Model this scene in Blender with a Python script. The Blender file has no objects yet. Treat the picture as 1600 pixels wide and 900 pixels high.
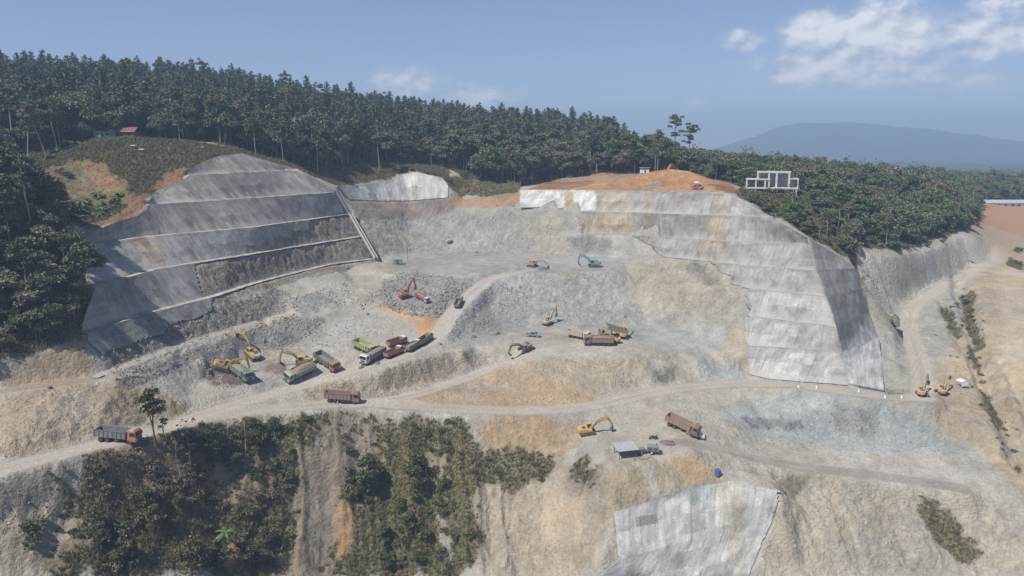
import bpy, bmesh, math, random
import numpy as np
from mathutils import Vector, Matrix, Euler
from mathutils.geometry import delaunay_2d_cdt

random.seed(7)
rng = np.random.default_rng(7)
S = bpy.context.scene
COL = S.collection
R = math.radians

# ------------------------------------------------------------------ camera, sky, sun, exposure
CAMZ = 100.0                      # the drone's height above the datum, metres
FPX = 1142.0                      # focal length measured in pixels of the 1600 px wide photograph
PITCH = R(10.66)
cam_d = bpy.data.cameras.new('camera')
cam_d.sensor_width = 36.0
cam_d.lens = FPX / 1600.0 * 36.0
cam_d.clip_start = 1.0
cam_d.clip_end = 60000.0
cam = bpy.data.objects.new('camera', cam_d)
cam.location = (0, 0, CAMZ)
cam.rotation_euler = (math.pi / 2 - PITCH, 0, 0)
COL.objects.link(cam)
S.camera = cam

SUN_ELEV = R(54)
SUN_SIDE = R(50)                  # how far round to the left of straight behind the camera
sun_dir = Vector((-math.cos(SUN_ELEV) * math.sin(SUN_SIDE), -math.cos(SUN_ELEV) * math.cos(SUN_SIDE), math.sin(SUN_ELEV)))
sun_d = bpy.data.lights.new('sun', 'SUN')
sun_d.energy = 3.6
sun_d.angle = R(0.5)
sun_d.color = (1.0, 0.94, 0.86)
sun = bpy.data.objects.new('sun', sun_d)
sun.rotation_euler = (-sun_dir).to_track_quat('-Z', 'Y').to_euler()
sun.location = (-200, -100, 400)
COL.objects.link(sun)

W = bpy.data.worlds.new('World')
S.world = W
W.use_nodes = True
nt = W.node_tree
nt.nodes.clear()
def wn(t, **k):
    n = nt.nodes.new(t)
    for a, b in k.items():
        setattr(n, a, b)
    return n
w_out = wn('ShaderNodeOutputWorld')
w_bg = wn('ShaderNodeBackground')
w_bg.inputs['Strength'].default_value = 0.074
nt.links.new(w_bg.outputs[0], w_out.inputs[0])
sky = wn('ShaderNodeTexSky')
sky.sky_type = 'NISHITA'
sky.sun_disc = False
sky.sun_elevation = SUN_ELEV
sky.sun_rotation = math.atan2(sun_dir.x, sun_dir.y)
sky.altitude = 2600
sky.air_density = 1.0
sky.dust_density = 0.1
sky.ozone_density = 3.0

def wmath(op, a, b=None, c=None, clamp=False):
    n = wn('ShaderNodeMath', operation=op)
    n.use_clamp = clamp
    for i, v in enumerate((a, b, c)):
        if v is None:
            continue
        if isinstance(v, (int, float)):
            n.inputs[i].default_value = v
        else:
            nt.links.new(v, n.inputs[i])
    return n.outputs[0]
w_tc = wn('ShaderNodeTexCoord')
w_sep = wn('ShaderNodeSeparateXYZ')
nt.links.new(w_tc.outputs['Generated'], w_sep.inputs[0])
# longitude and elevation of the view direction: clouds are a broken cumulus deck low over the horizon
lon = wmath('ARCTAN2', w_sep.outputs[0], w_sep.outputs[1])
elv = wmath('ARCSINE', w_sep.outputs[2])
w_comb = wn('ShaderNodeCombineXYZ')
nt.links.new(lon, w_comb.inputs[0])
nt.links.new(wmath('MULTIPLY', elv, 1.5), w_comb.inputs[1])
def wnoise(scale, detail, rough, off):
    m = wn('ShaderNodeMapping')
    m.inputs['Location'].default_value = off
    nt.links.new(w_comb.outputs[0], m.inputs[0])
    n = wn('ShaderNodeTexNoise')
    n.inputs['Scale'].default_value = scale
    n.inputs['Detail'].default_value = detail
    n.inputs['Roughness'].default_value = rough
    nt.links.new(m.outputs[0], n.inputs['Vector'])
    return n.outputs['Fac']
puff = wnoise(24.0, 6.0, 0.58, (0, 0, 0))
puff_lit = wnoise(24.0, 4.0, 0.52, (0.008, -0.014, 0))
big = wnoise(2.2, 2.0, 0.5, (4.3, 1.0, 0))
# cloud heaps: (longitude, elevation, half width, half height, strength), degrees; those in view and a ring of others round the sky
heaps = [(21.8, 8.0, 3.0, 1.9, 1.2), (25.8, 7.7, 3.8, 2.3, 1.3), (23, 5.8, 7.5, 2.4, .92), (32, 7.4, 7.0, 2.8, .94), (17.0, 7.8, 2.4, 1.1, .84), (29, 4.6, 10, 2.0, .74), (-7.6, 4.8, 3.6, 2.0, .88), (-2.6, 3.8, 4.8, 1.7, .88), (4, 2.6, 6.0, 1.0, .62), (14, 3.3, 2.6, .8, .64)]
acc = None
for lo, el, hw, hh, st in heaps:
    dx = wmath('DIVIDE', wmath('SUBTRACT', lon, R(lo)), R(hw))
    dy = wmath('DIVIDE', wmath('SUBTRACT', elv, R(el)), R(hh))
    g = wmath('ADD', wmath('MULTIPLY', dx, dx), wmath('MULTIPLY', dy, dy))
    e = wmath('MULTIPLY', wmath('POWER', 2.718, wmath('MULTIPLY', g, -1.0)), st)
    acc = e if acc is None else wmath('MAXIMUM', acc, e)
# the same kind of heaps all round the rest of the horizon
ring = wmath('MULTIPLY', wmath('ABSOLUTE', wmath('SINE', wmath('MULTIPLY', lon, 5.5))), wmath('POWER', 2.718, wmath('MULTIPLY', wmath('POWER', wmath('DIVIDE', wmath('SUBTRACT', elv, R(6)), R(3)), 2.0), -1.0)))
ring = wmath('MULTIPLY', wmath('MULTIPLY', ring, .8), wmath('GREATER_THAN', wmath('ABSOLUTE', lon), R(42)))
acc = wmath('MAXIMUM', acc, ring)
dens = wmath('ADD', acc, wmath('MULTIPLY', wmath('SUBTRACT', puff, 0.5), 1.05))
mr = wn('ShaderNodeMapRange')
mr.interpolation_type = 'SMOOTHSTEP'
mr.inputs['From Min'].default_value = 0.36
mr.inputs['From Max'].default_value = 0.92
mr.inputs['To Max'].default_value = 0.92
nt.links.new(dens, mr.inputs['Value'])
wisp = wmath('MULTIPLY', wmath('MULTIPLY', wmath('SUBTRACT', big, 0.42), 0.9, clamp=True), 0.30)
mask = wmath('MAXIMUM', mr.outputs[0], wisp)
lit = wmath('ADD', wmath('MULTIPLY', wmath('SUBTRACT', puff, puff_lit), 3.0), wmath('ADD', wmath('MULTIPLY', wmath('SUBTRACT', dens, .6), .95), .34), clamp=True)
w_cr = wn('ShaderNodeMix', data_type='RGBA')
nt.links.new(lit, w_cr.inputs['Factor'])
w_cr.inputs['A'].default_value = (4.4, 5.0, 6.1, 1)
w_cr.inputs['B'].default_value = (9.4, 9.4, 9.5, 1)
w_mx = wn('ShaderNodeMix', data_type='RGBA')
nt.links.new(mask, w_mx.inputs['Factor'])
w_tint = wn('ShaderNodeMix', data_type='RGBA', blend_type='MULTIPLY')
w_tint.inputs['Factor'].default_value = 1.0
w_tint.inputs['B'].default_value = (1.14, 1.0, 1.0, 1)
nt.links.new(sky.outputs[0], w_tint.inputs['A'])
nt.links.new(w_tint.outputs['Result'], w_mx.inputs['A'])
nt.links.new(w_cr.outputs['Result'], w_mx.inputs['B'])
nt.links.new(w_mx.outputs['Result'], w_bg.inputs['Color'])

S.view_settings.view_transform = 'Standard'
S.view_settings.look = 'None'
S.view_settings.exposure = 0.66
S.view_settings.gamma = 1.0
S.view_settings.use_curve_mapping = False
S.render.engine = 'CYCLES'
S.cycles.use_denoising = True
S.cycles.max_bounces = 4
S.cycles.diffuse_bounces = 2
S.cycles.glossy_bounces = 2
S.cycles.transparent_max_bounces = 8
S.cycles.volume_bounces = 0
S.cycles.use_adaptive_sampling = True
S.cycles.adaptive_threshold = 0.02
HAZE = 4.0e-4                    # density of the air

# ------------------------------------------------------------------ measuring: a pixel of the 1600x900 photograph + an elevation or a distance gives a point
SP, CP = math.sin(PITCH), math.cos(PITCH)
def ray(px, py):
    u, v = (px - 800.0) / FPX, (py - 450.0) / FPX
    yy = CP - v * SP
    return u / yy, (-SP - v * CP) / yy        # X per metre of Y, Z per metre of Y
def pz(px, py, z):                            # point on the ray at elevation z below the camera
    a, k = ray(px, py)
    y = z / k
    return (a * y, y, z)
def py_(px, py, y):                           # point on the ray at forward distance y
    a, k = ray(px, py)
    return (a * y, y, k * y)
def dens_line(pts, step=2.5):
    out = []
    for (a, b) in zip(pts[:-1], pts[1:]):
        a, b = np.array(a, float), np.array(b, float)
        n = max(1, int(np.linalg.norm(b - a) / step))
        for i in range(n):
            out.append(a + (b - a) * i / n)
    out.append(np.array(pts[-1], float))
    return out
def resample(pts, n):
    p = np.array(pts, float)
    d = np.r_[0, np.cumsum(np.linalg.norm(np.diff(p, axis=0), axis=1))]
    t = np.linspace(0, d[-1], n)
    return np.stack([np.interp(t, d, p[:, i]) for i in range(3)], 1)
def offset(pts, w, toward=(10.0, 225.0)):     # shift a bench line horizontally into the hill by w
    p = np.array(pts, float)
    t = np.gradient(p[:, :2], axis=0)
    t /= np.linalg.norm(t, axis=1)[:, None] + 1e-9
    n = np.stack([t[:, 1], -t[:, 0]], 1)
    c = np.array(toward) - p[:, :2]
    if (n * c).sum() < 0:
        n = -n
    q = p.copy()
    q[:, :2] -= n * w
    return q

# ------------------------------------------------------------------ noise
_T = np.random.default_rng(3).uniform(-1, 1, 64 * 128 * 128).astype(np.float32)
def vnoise(x, y, z=None):                     # smooth value noise, -1..1
    x = np.asarray(x, np.float32) + 4096; y = np.asarray(y, np.float32) + 4096
    ix, iy = np.floor(x).astype(np.int32), np.floor(y).astype(np.int32)
    fx, fy = x - ix, y - iy
    fx, fy = fx * fx * (3 - 2 * fx), fy * fy * (3 - 2 * fy)
    x0, x1, y0, y1 = ix & 127, (ix + 1) & 127, (iy & 127) << 7, ((iy + 1) & 127) << 7
    def lay(k):
        a = _T[k + y0 + x0]; b = _T[k + y0 + x1]; c = _T[k + y1 + x0]; d = _T[k + y1 + x1]
        a += (b - a) * fx
        c += (d - c) * fx
        return a + (c - a) * fy
    if z is None:
        return lay(0)
    z = np.asarray(z, np.float32) + 4096
    iz = np.floor(z).astype(np.int32)
    fz = z - iz
    fz = fz * fz * (3 - 2 * fz)
    a = lay((iz & 63) << 14)
    return a + (lay(((iz + 1) & 63) << 14) - a) * fz
def fbm(x, y, z=None, o=4, g=0.5):
    s, a, t = 0, 1.0, 0
    for i in range(o):
        f = 2.03 ** i
        s = s + a * vnoise(x * f + 17 * i, y * f - 9 * i, None if z is None else z * f)
        t += a
        a *= g
    return s / t
def sstep(a, b, x):
    t = np.clip((x - a) / (b - a), 0, 1)
    return t * t * (3 - 2 * t)
def blur(a, r, it=2):
    a = np.asarray(a, np.float32)
    for _ in range(it):
        for ax in (0, 1):
            p = np.pad(a, [(r + 1, r) if i == ax else (0, 0) for i in range(a.ndim)], mode='edge')
            c = np.cumsum(p, axis=ax, dtype=np.float64)
            n = a.shape[ax]
            a = ((np.take(c, range(2 * r + 1, 2 * r + 1 + n), ax) - np.take(c, range(0, n), ax)) / (2 * r + 1)).astype(np.float32)
    return a
# ------------------------------------------------------------------ the lie of the land: break lines (elevations are metres below the camera)
ctl = []
def add(pts, step=2.5):
    ctl.extend(dens_line(pts, step) if len(pts) > 1 else [np.array(pts[0], float)])
def zl(Z, *pp):
    return [pz(x, y, Z) for x, y in pp]
def ml(*pp):                                  # (px, py, Z)
    return [pz(*p) for p in pp]
def yl(*pp):                                  # (px, py, Y)
    return [py_(*p) for p in pp]

# left terraced slope: crest and benches
LW0 = yl((300, 262, 267), (318, 252, 275), (345, 243, 284), (380, 240, 295), (420, 252, 301), (450, 262, 305))
LW1 = ml((296, 274, -8.7), (380, 270, -8.3), (450, 266.5, -8.1))
LW1x = yl((236, 311, 240), (240, 300, 250), (262, 292, 254), (282, 284, 258)) + LW1 + yl((472, 269, 305), (500, 284, 309), (524, 299, 311))
LW2 = zl(-17.3, (232, 320), (375, 311), (525, 300.5))
LW2x = yl((150, 360, 214), (185, 346, 224), (215, 338, 231), (228, 328, 235)) + LW2
LW3 = zl(-26.7, (118, 385), (225, 371), (400, 355), (545, 335))
LW4 = zl(-35.3, (150, 446), (200, 434), (245, 421), (340, 406), (385, 399), (475, 384), (565, 370))
LW5 = ml((136, 521, -44.8), (225, 492, -44.8), (342, 462, -44.8), (400, 443, -44.2), (470, 425, -43.5), (520, 413, -43), (585, 405, -43.2))
LW6 = zl(-53.5, (155, 590), (282, 540), (400, 505), (457, 490))
add(LW0)
for L in (LW1x, LW2x, LW3, LW4, LW5, LW6):
    add(L); add(list(offset(resample(L, 30), 2.4)))
add(ml((215, 602, -56), (250, 583, -56.5), (330, 556, -57), (400, 530, -56.5), (460, 500, -55)))
# right terraced wall
RW0 = yl((812, 297, 340), (900, 297, 330), (1000, 299, 315), (1130, 303, 283), (1150, 308, 277), (1180, 325, 265), (1206, 339, 259))
RW1 = ml((812, 326, -26), (882, 330, -26), (980, 332, -25.5), (1100, 336, -24.6), (1206, 340, -23.3))
RW2 = ml((880, 366, -35.5), (1015, 369, -34.5), (1145, 379, -33), (1262, 381, -31.5))
RW3 = ml((990, 398, -42), (1060, 405, -40.6), (1147, 414, -39.8), (1275, 424, -39.7))
RW4 = ml((1050, 436, -47.5), (1115, 444, -47), (1165, 452, -46.9), (1292, 465, -46.9))
RW5 = ml((1060, 484, -56), (1167, 495, -54.9), (1305, 512, -54.8))
RW6 = ml((1170, 542, -62.4), (1315, 552, -62.3))
RW7 = ml((1172, 585, -69.8), (1200, 592, -70), (1325, 602, -70))
# the slope past the corner, turned to the right
RWr = yl((1206, 339, 259), (1230, 354, 254), (1262, 372, 250), (1300, 395, 252), (1333, 417, 250))
RF2 = RW2[-1:] + yl((1298, 396, 251.5))
RF3 = RW3[-1:] + ml((1335, 420, -40))
RF4 = RW4[-1:] + ml((1350, 450, -46.9))
RF5 = RW5[-1:] + ml((1357, 488, -54.8))
RF6 = RW6[-1:] + ml((1372, 530, -62.3))
RF7 = RW7[-1:] + ml((1355, 608, -70), (1379, 613, -70.2))
RB = 1.6
for L in (RW1, RW2, RW3, RW4, RW5, RW6):
    add(L); add(list(offset(resample(L, 30), RB)))
add(RW0); add(RW7); add(RWr)
for L in (RF3, RF4, RF5, RF6, RF7):
    add(L)
# back wall: white sprayed patch on top of bare rock, floor at its foot
BW0 = yl((527, 292, 318), (560, 290, 333), (605, 285, 347), (630, 272, 357), (650, 270, 358), (690, 278, 356), (700, 289, 352))
BW1 = yl((546, 312, 322), (590, 314, 338), (640, 314, 347), (700, 309, 345))
add(BW0); add(BW1)
add(yl((560, 345, 313), (640, 329, 341), (700, 328, 340), (812, 331, 330)))
add(yl((590, 366, 312), (640, 361, 331), (760, 360, 330), (870, 367, 315)))
add(yl((592, 402, 303), (650, 394, 316), (700, 391, 322), (800, 393, 318), (880, 397, 308), (975, 403, 297)))
add(yl((715, 303, 356), (760, 306, 352), (808, 301, 346)))
add(yl((720, 318, 345), (800, 318, 337)))
# pit floor
add(ml((590, 412, -45.5), (640, 415, -45.5), (700, 412, -45), (800, 415, -44.8), (920, 416, -44.6), (975, 412, -44.2)))
add(ml((700, 428, -47), (760, 428, -46), (800, 425, -45.6), (880, 428, -45.8), (960, 424, -45.5)))
for p in [(470, 442, -47.5), (540, 425, -46.3), (480, 470, -50.5), (560, 450, -48.6), (640, 440, -47.8), (640, 468, -51), (720, 455, -50.2), (717, 478, -53), (700, 500, -56), (640, 500, -55.5),
          (560, 485, -53.5), (500, 505, -56), (500, 530, -59), (560, 520, -58), (640, 522, -58.6), (430, 550, -60), (420, 520, -57.6), (590, 545, -60), (650, 535, -60), (520, 565, -61), (385, 560, -61),
          (355, 577, -61.5), (300, 585, -60.5), (440, 580, -61.8), (690, 532, -60), (740, 520, -60), (780, 510, -60.5), (860, 506, -60), (950, 506, -60.4), (1010, 508, -60.6), (1060, 505, -60.4),
          (815, 545, -61), (900, 530, -61), (960, 525, -61), (970, 545, -61.6), (740, 540, -60.6), (760, 470, -54), (800, 470, -54), (880, 470, -54.5), (960, 470, -54.5), (1000, 450, -51), (1050, 462, -52)]:
    ctl.append(np.array(pz(*p)))
add(ml((470, 603, -64.3), (540, 588, -63.1), (600, 578, -61), (660, 560, -60.6), (710, 548, -60.4), (760, 558, -61)))          # lip of the work road
add(ml((470, 624, -65.8), (540, 617, -66.5), (620, 607, -67), (700, 588, -66.6), (760, 570, -65.6)))                       # foot of that bluff
add(ml((800, 562, -62), (830, 562, -61.8), (900, 549, -61.6), (980, 556, -62.2), (1060, 548, -63), (1110, 535, -63)))     # lip of the middle yard
add(ml((800, 610, -68), (850, 612, -68), (930, 612, -68.4), (1000, 600, -69), (1080, 590, -69), (1165, 575, -68.5)))
for p in [(1080, 545, -63.5), (1150, 560, -65.5), (1100, 570, -66.3), (1020, 575, -66)]:
    ctl.append(np.array(pz(*p)))
# left bench road and soil slopes
add(ml((0, 608, -53.2), (140, 588, -53.2), (155, 586, -53.2)))
add(ml((0, 618, -53.8), (140, 598, -53.8), (180, 596, -54)))
add(ml((0, 722, -61.5), (100, 697, -61.5), (215, 668, -62), (300, 646, -62.8)))
add(ml((0, 746, -62), (100, 716, -62), (130, 707, -62.2), (215, 690, -62.5), (300, 668, -63.5), (380, 650, -65), (460, 645, -66.1), (540, 640, -67.1), (620, 644, -68.4), (700, 650, -69.4), (760, 652, -70), (830, 650, -70.2), (900, 646, -70.6)))
for p in [(210, 612, -57), (300, 605, -61.5), (230, 650, -61.8), (300, 620, -62), (60, 560, -48), (0, 560, -47), (100, 530, -45), (0, 450, -34.5), (0, 350, -19.5), (0, 300, -11), (60, 420, -31), (100, 480, -39), (60, 660, -57.5), (160, 640, -58)]:
    ctl.append(np.array(pz(*p)))
# knoll on the left
add(yl((40, 262, 252), (100, 240, 262), (150, 222, 272), (200, 216, 280), (260, 222, 280), (300, 232, 280), (340, 238, 280)))
for p in [(100, 300, 243), (150, 350, 220), (40, 330, 228), (190, 290, 250), (210, 320, 236), (60, 290, 240), (130, 265, 256), (250, 260, 266)]:
    ctl.append(np.array(py_(*p)))
# plateau above the right wall
add(yl((840, 292, 350), (900, 290, 345), (1000, 290, 330), (1080, 293, 308), (1135, 298, 290)))
add(yl((820, 290, 364), (860, 285, 372), (950, 273, 372), (1010, 271, 356)))
add(yl((1000, 287, 334), (1040, 287, 328), (1090, 287, 316), (1120, 290, 305)))
add(yl((985, 276, 350), (1020, 268, 344), (1045, 263.5, 340), (1075, 266.5, 334), (1100, 279, 325)))
add(yl((1045, 265, 352), (1090, 276, 345), (1140, 288, 330)))
add(yl((1160, 305, 300), (1205, 298, 328), (1250, 300, 325)))
for p in [(1300, 350, 275), (1250, 330, 285), (1350, 380, 285), (1450, 330, 345), (1400, 360, 315), (1340, 330, 310)]:
    ctl.append(np.array(py_(*p)))
# gully road and cut face on the right
add(ml((1440, 622, -70), (1440, 585, -68.6), (1425, 540, -65.8), (1412, 505, -62.4)))
add(ml((1395, 488, -60.5), (1420, 472, -58.6), (1470, 447, -55), (1530, 418, -50.5), (1570, 392, -47), (1620, 352, -43)))
add(yl((1388, 470, 276), (1450, 450, 300), (1530, 410, 328)))
add(yl((1345, 398, 274), (1400, 403, 284), (1450, 393, 304), (1500, 372, 326), (1525, 362, 338)))
for p in [(1370, 480, -57.5), (1385, 560, -67), (1400, 600, -69.8), (1480, 605, -69.5), (1500, 470, -57), (1510, 520, -63), (1540, 600, -70), (1600, 450, -53.5), (1600, 520, -61), (1600, 560, -65.6), (1600, 640, -72), (1560, 680, -75),
          (1500, 650, -72.6), (1600, 740, -80), (1470, 520, -63.4), (1460, 560, -67)]:
    ctl.append(np.array(pz(*p)))
for p in [(1560, 350, 400), (1560, 324, 465), (1600, 330, 470), (1540, 345, 385), (1590, 318, 500)]:
    ctl.append(np.array(py_(*p)))
# lower ground right of centre
add(ml((930, 640, -70.6), (1020, 620, -70.2), (1180, 604, -70.2), (1280, 611, -70.3), (1380, 624, -70.3), (1450, 630, -70.4)))
for p in [(1150, 640, -72.5), (1200, 660, -75.6), (1300, 650, -74.8), (1300, 690, -79.5), (1400, 690, -79), (1390, 645, -72.8), (1480, 690, -78), (1540, 712, -79), (1250, 702, -80), (1200, 690, -78.4), (1150, 690, -76),
          (1065, 665, -72), (930, 672, -72), (1000, 660, -71.6), (860, 672, -72), (1000, 712, -73), (1060, 700, -72.8), (1090, 640, -71.6), (1450, 650, -72.8), (950, 715, -73), (1120, 735, -77), (1150, 720, -77.3), (1100, 712, -74.5)]:
    ctl.append(np.array(pz(*p)))
add(ml((1150, 722, -78), (1180, 725, -79.4), (1300, 735, -81), (1400, 746, -81.6), (1500, 762, -82.2), (1600, 790, -84)))
add(ml((930, 725, -73.4), (980, 730, -73.5), (1050, 716, -73.6), (1090, 712, -74.2)))
LS0 = ml((960, 800, -80.5), (1040, 776, -79.4), (1092, 760, -78.8), (1142, 752, -78.6), (1220, 768, -80))
LS1 = ml((963, 829, -83.6), (1040, 808, -83), (1118, 788, -82.4), (1213, 790, -83))
LS2 = ml((967, 874, -88.5), (1040, 853, -88), (1118, 833, -88), (1205, 816, -86.6))
LS3 = ml((932, 903, -91.2), (990, 914, -94.5), (1090, 912, -96.5), (1172, 890, -95.4))
LS4 = ml((880, 1010, -102.5), (960, 1010, -106), (1070, 1010, -107), (1150, 1000, -106))
for L in (LS0, LS1, LS2, LS3, LS4):
    add(L)
for p in [(1250, 800, -86), (1250, 900, -96), (1400, 800, -87), (1400, 900, -96.5), (1500, 820, -88.5), (1540, 900, -96), (1600, 900, -95), (850, 700, -75.5), (850, 760, -81.5), (850, 900, -97), (780, 700, -75.5), (780, 800, -87),
          (900, 800, -84), (910, 760, -79), (740, 690, -73.8), (740, 760, -82), (700, 900, -98), (640, 720, -77.5), (640, 900, -99), (560, 740, -79.5), (540, 900, -98), (480, 690, -71), (480, 800, -86), (480, 900, -95.5), (400, 700, -71), (400, 800, -83),
          (400, 900, -92.5), (300, 720, -70), (300, 900, -86), (200, 760, -70), (200, 900, -82), (100, 800, -71), (100, 900, -79), (0, 800, -67.5), (0, 900, -77)]:
    ctl.append(np.array(pz(*p)))
# country out of the frame and beyond the pit (X, Y, Z)
for p in [(-130, 105, -72), (-60, 105, -100), (0, 105, -112), (70, 105, -114), (140, 105, -104), (-300, 60, -70), (0, 20, -128), (300, 60, -100), (-300, -90, -110), (300, -90, -120), (0, -90, -130),
          (-160, 140, -58), (-200, 160, -38), (-190, 200, -24), (-220, 250, -4), (-300, 200, -20), (-260, 310, 14), (-170, 300, 5), (-170, 335, 8), (-120, 320, 3), (-100, 335, -1), (-78, 345, -6), (-60, 362, -7), (-20, 375, -10), (10, 385, -14),
          (-350, 400, 22), (-300, 380, 20), (-220, 380, 18), (-150, 420, 15), (-90, 460, 9), (-30, 450, 3), (40, 430, -7), (90, 400, -12), (120, 370, -15),
          (-400, 470, 34), (-300, 480, 40), (-219, 520, 40), (-160, 560, 31), (-103, 600, 24), (-30, 610, 15), (51, 600, 8), (100, 520, -5), (124, 480, -12), (195, 450, -17), (280, 520, -22), (363, 600, -26),
          (160, 390, -16), (200, 360, -20), (230, 400, -26), (-450, 700, 10), (-200, 760, 0), (0, 820, -20), (200, 760, -34), (400, 800, -44), (185, 180, -80), (250, 210, -72), (300, 300, -55), (350, 450, -38), (330, 520, -34), (600, 500, -40),
          (-600, 300, 30), (-600, 500, 34), (-900, 1100, -30), (0, 1150, -45), (900, 1100, -50), (900, -100, -100), (-900, -100, -60), (900, 500, -45), (-900, 500, 30)]:
    ctl.append(np.array(p, float))

P3 = np.array(ctl)
P3 = P3[np.unique(np.round(P3[:, :2] * 2).astype(int), axis=0, return_index=True)[1]]
tri = delaunay_2d_cdt([Vector((p[0], p[1])) for p in P3], [], [], 0, 1e-4)
TV = np.array([v[:] for v in tri[0]])
TZ = np.array([P3[o[0], 2] if o else 0 for o in tri[3]])
TF = [f for f in tri[2]]

class Raster:
    def __init__(s, x0, x1, y0, y1, c):
        s.x0, s.y0, s.c = x0, y0, c
        s.nx, s.ny = int((x1 - x0) / c) + 1, int((y1 - y0) / c) + 1
        s.xs = x0 + np.arange(s.nx) * c
        s.ys = y0 + np.arange(s.ny) * c
        s.X, s.Y = np.meshgrid(s.xs, s.ys)
    def fill_tin(s):
        H = np.full((s.ny, s.nx), -60.0, np.float32)
        for f in TF:
            a, b, c = TV[f[0]], TV[f[1]], TV[f[2]]
            i0 = max(0, int((min(a[0], b[0], c[0]) - s.x0) / s.c)); i1 = min(s.nx, int((max(a[0], b[0], c[0]) - s.x0) / s.c) + 2)
            j0 = max(0, int((min(a[1], b[1], c[1]) - s.y0) / s.c)); j1 = min(s.ny, int((max(a[1], b[1], c[1]) - s.y0) / s.c) + 2)
            if i0 >= i1 or j0 >= j1:
                continue
            x, y = s.X[j0:j1, i0:i1], s.Y[j0:j1, i0:i1]
            d = (b[1] - c[1]) * (a[0] - c[0]) + (c[0] - b[0]) * (a[1] - c[1])
            if abs(d) < 1e-9:
                continue
            u = ((b[1] - c[1]) * (x - c[0]) + (c[0] - b[0]) * (y - c[1])) / d
            v = ((c[1] - a[1]) * (x - c[0]) + (a[0] - c[0]) * (y - c[1])) / d
            m = (u >= -1e-6) & (v >= -1e-6) & (u + v <= 1 + 1e-6)
            z = u * TZ[f[0]] + v * TZ[f[1]] + (1 - u - v) * TZ[f[2]]
            H[j0:j1, i0:i1][m] = z[m]
        return H
    def get(s, A, x, y):
        fx = np.clip((np.asarray(x) - s.x0) / s.c, 0, s.nx - 1.001); fy = np.clip((np.asarray(y) - s.y0) / s.c, 0, s.ny - 1.001)
        i, j = fx.astype(int), fy.astype(int)
        u, v = fx - i, fy - j
        if A.ndim == 3:
            u, v = u[..., None], v[..., None]
        return (A[j, i] * (1 - u) + A[j, i + 1] * u) * (1 - v) + (A[j + 1, i] * (1 - u) + A[j + 1, i + 1] * u) * v

GA = Raster(-215, 225, 100, 400, 0.4)
GB = Raster(-900, 900, -100, 1140, 4.0)
H = blur(GA.fill_tin(), 2, 1)
HB = blur(GB.fill_tin(), 3, 2)
edge = np.minimum(np.minimum(GA.X + 215, 225 - GA.X), np.minimum(GA.Y - 100, 400 - GA.Y))
eb = sstep(0, 25, edge)
H = (H * eb + GB.get(HB, GA.X, GA.Y) * (1 - eb)).astype(np.float32)

def seg_dist(line, wmax):                     # distance to a polyline and the line's height there
    D = np.full(H.shape, 1e6, np.float32); Z = np.zeros(H.shape, np.float32)
    for a, b in zip(line[:-1], line[1:]):
        a, b = np.array(a), np.array(b)
        i0 = max(0, int((min(a[0], b[0]) - wmax - GA.x0) / GA.c)); i1 = min(GA.nx, int((max(a[0], b[0]) + wmax - GA.x0) / GA.c) + 1)
        j0 = max(0, int((min(a[1], b[1]) - wmax - GA.y0) / GA.c)); j1 = min(GA.ny, int((max(a[1], b[1]) + wmax - GA.y0) / GA.c) + 1)
        if i0 >= i1 or j0 >= j1:
            continue
        x, y = GA.X[j0:j1, i0:i1], GA.Y[j0:j1, i0:i1]
        d = b[:2] - a[:2]
        t = np.clip(((x - a[0]) * d[0] + (y - a[1]) * d[1]) / (d @ d), 0, 1)
        q = np.hypot(x - a[0] - t * d[0], y - a[1] - t * d[1])
        m = q < D[j0:j1, i0:i1]
        D[j0:j1, i0:i1][m] = q[m]
        Z[j0:j1, i0:i1][m] = (a[2] + t * (b[2] - a[2]))[m]
    return D, Z
def smooth_line(pts, it=2):                   # Chaikin corner cutting
    p = [np.array(q, float) for q in pts]
    for _ in range(it):
        q = [p[0]]
        for a, b in zip(p[:-1], p[1:]):
            q += [a * .75 + b * .25, a * .25 + b * .75]
        p = q + [p[-1]]
    return p

ROADS = [   # centre line, half width, wheel tracks shown
    (ml((-60, 752, -61.6), (0, 734, -61.8), (100, 707, -61.8), (215, 680, -62.2), (300, 658, -63.2), (380, 642, -64.8), (460, 635, -65.7), (540, 629, -66.7), (640, 634, -68.3), (760, 641, -69.6), (850, 641, -70), (930, 634, -70.2), (1020, 612, -70), (1100, 602, -70), (1180, 598, -70), (1280, 606, -70), (1385, 620, -70), (1440, 624, -70)), 3.4, 1),
    (ml((280, 660, -63), (340, 640, -63.9), (420, 616, -64.8), (480, 601, -64.2), (560, 576, -62.3), (620, 557, -61), (680, 532, -59.6), (700, 495, -55.6), (735, 458, -51), (770, 432, -47.2), (830, 422, -45.4)), 3.0, 1),
    (ml((560, 630, -67), (640, 620, -67.5), (700, 601, -67), (780, 571, -65.2), (830, 556, -62.6), (880, 540, -61.3), (960, 528, -61)), 2.3, 1),
    (ml((-40, 617, -53.6), (0, 611, -53.6), (140, 593, -53.6), (165, 588, -53.5)), 1.8, 0),
    (ml((1440, 622, -70), (1442, 585, -68.6), (1428, 540, -65.8), (1416, 505, -62.2), (1425, 478, -59.4), (1470, 450, -55.2), (1530, 420, -50.6), (1570, 394, -47), (1640, 340, -42)), 3.0, 1),
    (ml((1386, 501, -62), (1425, 501, -62)), 3.6, 0),
    (ml((1060, 690, -73), (1130, 700, -75.6), (1200, 722, -79.3), (1300, 735, -80.9), (1400, 746, -81.5), (1500, 762, -82)), 2.6, 0),
]
road_m = np.zeros_like(H); track_m = np.zeros_like(H)
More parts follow.
